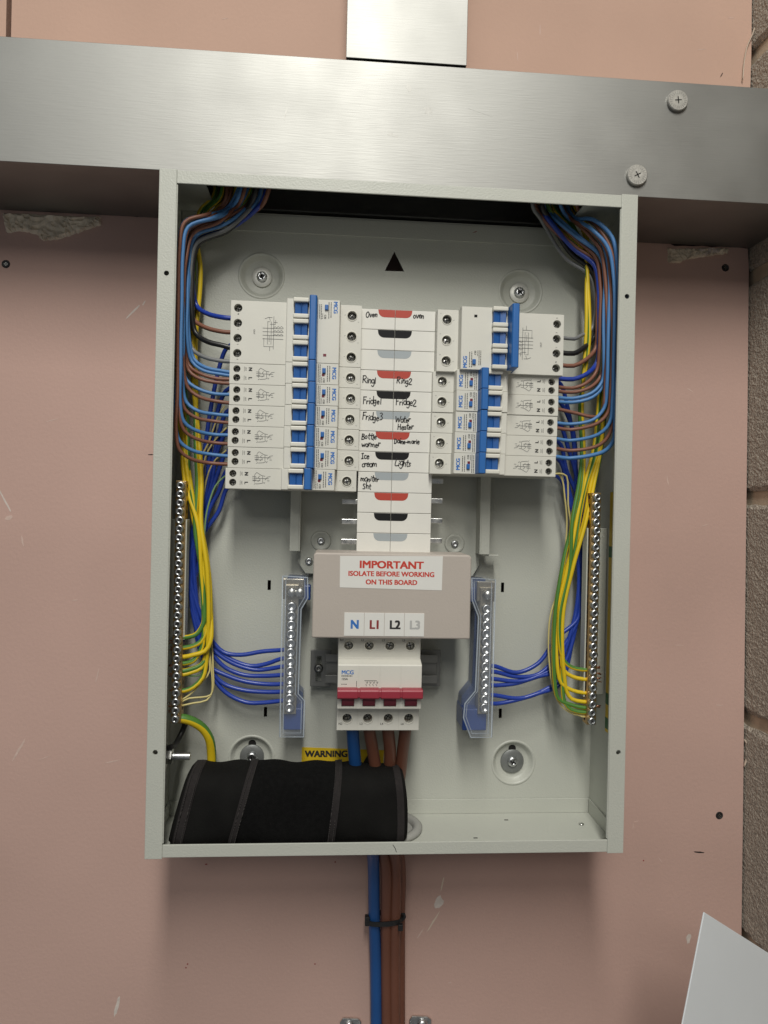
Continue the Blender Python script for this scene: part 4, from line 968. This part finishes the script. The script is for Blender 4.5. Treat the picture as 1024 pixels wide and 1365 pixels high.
wire('gy', [(234, 957, 38), (246, 958, 39), (258, 962, 42), (270, 970, 46), (279, 984, 50), (282, 1003, 54), (282, 1030, 56), (283, 1075, 56), (286, 1100, 40)], 4.1, 'thick green and yellow main earth cable from the left earth bar down behind the pouch', None, cat='cable', name='earth_cable')
c = at(231, 1008, 30)
wire('wblack', [(248, 962, 48), (244, 972, 52), (238, 984, 48), (232, 994, 40), Vector((-W2+11, 30, c.z+7))], 2.6, 'short dark lead from the left earth bar to the earth stud', None)
# bare copper strands
rc = random.Random(3)
cu = []
for s, (uu, vs_) in ((-1, (229, (855, 865, 888, 900, 920, 940, 948))), (1, (801, (890, 897, 906, 942)))):
    for v in vs_:
        p = wp(uu, v, 37); x = (-186.5 if s < 0 else 186.0)
        b = MB()
        for q in range(4): b.tube([(x+2*s*-1, 37+rc.uniform(-1, 1), p.z+rc.uniform(-.8, .8)), (x+s*rc.uniform(3, 5), 37+rc.uniform(-1.6, 1.6), p.z+rc.uniform(-2, 2))], .5, 5)
        o = b.build('copper_end', MT['copper'], [e for e in bpy.data.objects if e.name.startswith('earth_bar') and e.parent is None][0 if s < 0 else 1])

# ================================================================== MAIN CABLES
MC = [('tblue', -38.5, [(470, 968, 24), (472, 1000, 34), (478, 1040, 44)], (-13, 36), [(498, 1150, 62), (499, 1222, 84), (501, 1290, 92), (502, 1420, 94)], 'blue main cable dropping from the main switch through the box floor'),
      ('tbrown', -21, [(492, 968, 24), (497, 1000, 36), (503, 1040, 46)], (-6, 50), [(514, 1150, 62), (515, 1222, 82), (515, 1290, 91), (516, 1420, 94)], 'brown main cable from the main switch, left of the three brown ones'),
      ('tbrown', -4, [(517, 968, 24), (520, 1000, 36), (520, 1040, 46)], (5, 40), [(527, 1150, 64), (527, 1222, 82), (526, 1290, 91), (527, 1420, 94)], 'brown main cable from the main switch, middle of the three brown ones'),
      ('tbrown', 13.5, [(541, 968, 24), (537, 1000, 38), (532, 1040, 50)], (6, 52), [(533, 1150, 76), (533, 1222, 94), (533, 1290, 101), (533, 1420, 102)], 'brown main cable from the main switch, right of the three brown ones')]
for c, x, a, (hx, hy), bl, lab in MC:
    p0 = at(a[0][0], 960, 24)
    pts = [Vector((p0.x, 22, -166))] + [at(*q) for q in a] + [Vector((hx*1.05, hy, zf+24)), Vector((hx, hy, zf-2))] + [at(*q) for q in bl]
    o = MB().tube(spline(pts, 6), 5.3 if c == 'tbrown' else 5.5, 16).build('main_cable', MT[c]); origin(o, pts[-1]); tag(o, lab, 'cable', 'thick main cables')
# cable tie
c = at(513, 1222, 84); b = MB(); loop = []
for k in range(40):
    t = 2*math.pi*k/40; loop.append((c.x+15.8*math.copysign(abs(math.cos(t))**.7, math.cos(t)), c.y+9.0*math.copysign(abs(math.sin(t))**.7, math.sin(t))+1, c.z+1.2*math.cos(t)-2))
V = []; F = []
for (x, y, z) in loop:
    dx, dy = (x-c.x), (y-c.y); l = math.hypot(dx, dy)
    V += [(x, y, z-2.2), (x, y, z+2.2), (x+dx/l*1.2, y+dy/l*1.2, z+2.2), (x+dx/l*1.2, y+dy/l*1.2, z-2.2)]
for k in range(40):
    a0, a1 = 4*k, 4*((k+1) % 40)
    for q in range(4): F.append((a0+q, a0+(q+1) % 4, a1+(q+1) % 4, a1+q))
b.add(V, F); b.box(c.x-19, c.x-14.5, c.y-5, c.y+1, c.z-6, c.z+2.5, b=.6); b.tube(spline([(c.x+15, c.y-3, c.z-2), (c.x+18, c.y-4, c.z+1), (c.x+17, c.y-7, c.z+7)], 2), 1, 6, flat=(.5, 1.9)); b.box(c.x+12, c.x+16.5, c.y-10.5, c.y-7, c.z-8, c.z-2, b=.6)
o = origin(b.build('cable_tie', MT['black'], None, recalc=True), c); tag(o, 'black plastic cable tie strapped round the main cables below the box', 'cable tie')
# saddle clamp at the bottom edge
sd = thing('cable_clamp', 'galvanised saddle clamp fixing the main cables to the pink wall at the bottom', 'clamp', (7, YW, -500))
p0, p1 = at(468, 1361, YW), at(560, 1361, YW)
zc = p0.z-6
for px, s in ((p0, -1), (p1, 1)):
    MB().prism([(px.x-11, zc-10), (px.x+11, zc-10), (px.x+11*(.9 if s < 0 else 1), zc+7), (px.x+7, zc+10), (px.x-8, zc+11), (px.x-11, zc+7)], YW-3.2, YW-1, 'y', b=.6).build('fixing_ear', MT['zinc'], sd)
    MB().lathe([(5.4, -3), (5.2, -5), (3.6, -6.6), (1.8, -6.8), (1.5, -5.6), (.01, -5.6)], (px.x-2*s*-1, YW, zc+3), seg=18).build('screw', MT['steel'], sd)
    xa = px.x-s*11
    MB().box(min(xa, xa-s*2.2), max(xa, xa-s*2.2), YW-30, YW-1, zc-26, zc-11, b=.5).build('saddle_leg', MT['zinc'], sd)
MB().box(p0.x+11, p1.x-11, YW-32, YW-30, zc-26, zc-11, b=.5).build('saddle_strap', MT['zinc'], sd)

# ================================================================== POUCH
po = thing('tool_pouch', 'rolled black neoprene tool pouch lying on the floor of the box', 'pouch', (-80, 25, zf))
ZP0, ZP1 = zf+.3, -215.5
def sect(t, off=0.0):
    """cross-section of the roll in (y,z); t in 0..1 round"""
    a = 2*math.pi*t; hz = (ZP1-ZP0)/2; cz = (ZP0+ZP1)/2
    e = .62
    y = 32+(25+off)*math.copysign(abs(math.cos(a))**e, math.cos(a)); z = cz+(hz+off*.8)*math.copysign(abs(math.sin(a))**e, math.sin(a))
    y += (z-cz)*.10
    return y, max(z, zf+.15)
def roll(xa, xb, off, nx=40, nt=56, wob=0.0, seed=1, cap=True, sag=True):
    rnd = random.Random(seed); ph = [rnd.uniform(0, 6) for _ in range(4)]
    b = MB(); V = []; F = []
    for i in range(nx+1):
        s = i/nx
        for k in range(nt):
            y, z = sect(k/nt, off); h = (z-ZP0)/(ZP1-ZP0)
            x0 = xa(h); x1 = xb(h); x = x0+(x1-x0)*s
            wv = wob*(math.sin(x*.07+ph[0])*math.sin(h*5+ph[1])+.6*math.sin(x*.19+ph[2]+h*3))
            endd = min(s, 1-s)*(x1-x0); rd = 1.0
            if cap and endd < 6: rd = .90+.10*math.sqrt(max(0, 1-(1-endd/6)**2))
            dz = -3.2*((x+160)/180)*h if sag else 0
            yc, zcn = 32, (ZP0+ZP1)/2
            V.append((x, yc+(y-yc+wv)*rd, max(zf+.15, zcn+(z-zcn)*rd+dz+(wv*.5 if h > .3 else 0))))
    for i in range(nx):
        for k in range(nt):
            F.append((i*nt+k, i*nt+(k+1) % nt, (i+1)*nt+(k+1) % nt, (i+1)*nt+k))
    vs, fs = b.add(V, F, True)
    if cap: b.bm.faces.new(vs[:nt]); b.bm.faces.new(list(reversed(vs[-nt:])))
    else:
        pass
    bmesh.ops.recalc_face_normals(b.bm, faces=b.bm.faces[:])
    return b
lx = lambda h: -184+13.5*h
rx = lambda h: 15-2*h+1.5*math.sin(h*3.1)
roll(lx, rx, 0, wob=1.7, nx=70).build('roll', MT['neo'], po)
bl = lambda h: -134.5+15.5*h; br_ = lambda h: -47.5+6*h
roll(lambda h: bl(h)+2, lambda h: br_(h)-2, 1.6, nx=30, wob=1.7, cap=False).build('wrap_band', MT['loop'], po)
roll(lambda h: bl(h)-1, lambda h: bl(h)+5.0, 2.3, nx=6, wob=1.7, cap=False).build('binding_tape', MT['bind'], po)
roll(lambda h: br_(h)-5, lambda h: br_(h)+1, 2.3, nx=6, wob=1.7, cap=False).build('binding_tape', MT['bind'], po)
roll(lambda h: lx(h)+3.5, lambda h: lx(h)+12, .7, nx=6, wob=1.7, cap=False).build('binding_tape', MT['bind'], po)
roll(lambda h: rx(h)-9, lambda h: rx(h)-3, .7, nx=6, wob=1.7, cap=False).build('binding_tape', MT['bind'], po)
# stitching along the tapes
for fx, off in ((lambda h: bl(h)+1.0, 2.9), (lambda h: bl(h)+4.6, 2.9), (lambda h: br_(h)-4.6, 2.9), (lambda h: br_(h)-1.0, 2.9), (lambda h: lx(h)+5, 1.6), (lambda h: lx(h)+10.5, 1.6)):
    b = MB()
    for k in range(60):
        t = .27+.44*k/60
        y, z = sect(t, off); y2, z2 = sect(t+.004, off)
        def pos(y, z):
            h = (z-ZP0)/(ZP1-ZP0); x = fx(h); return (x, y-.5, z-3.2*((x+160)/180)*h)
        if z > zf+6: b.tube([pos(y, z), pos(y2, z2)], .33, 5)
    tag(b.build('stitching', MT['thread'], po), kind='stuff')
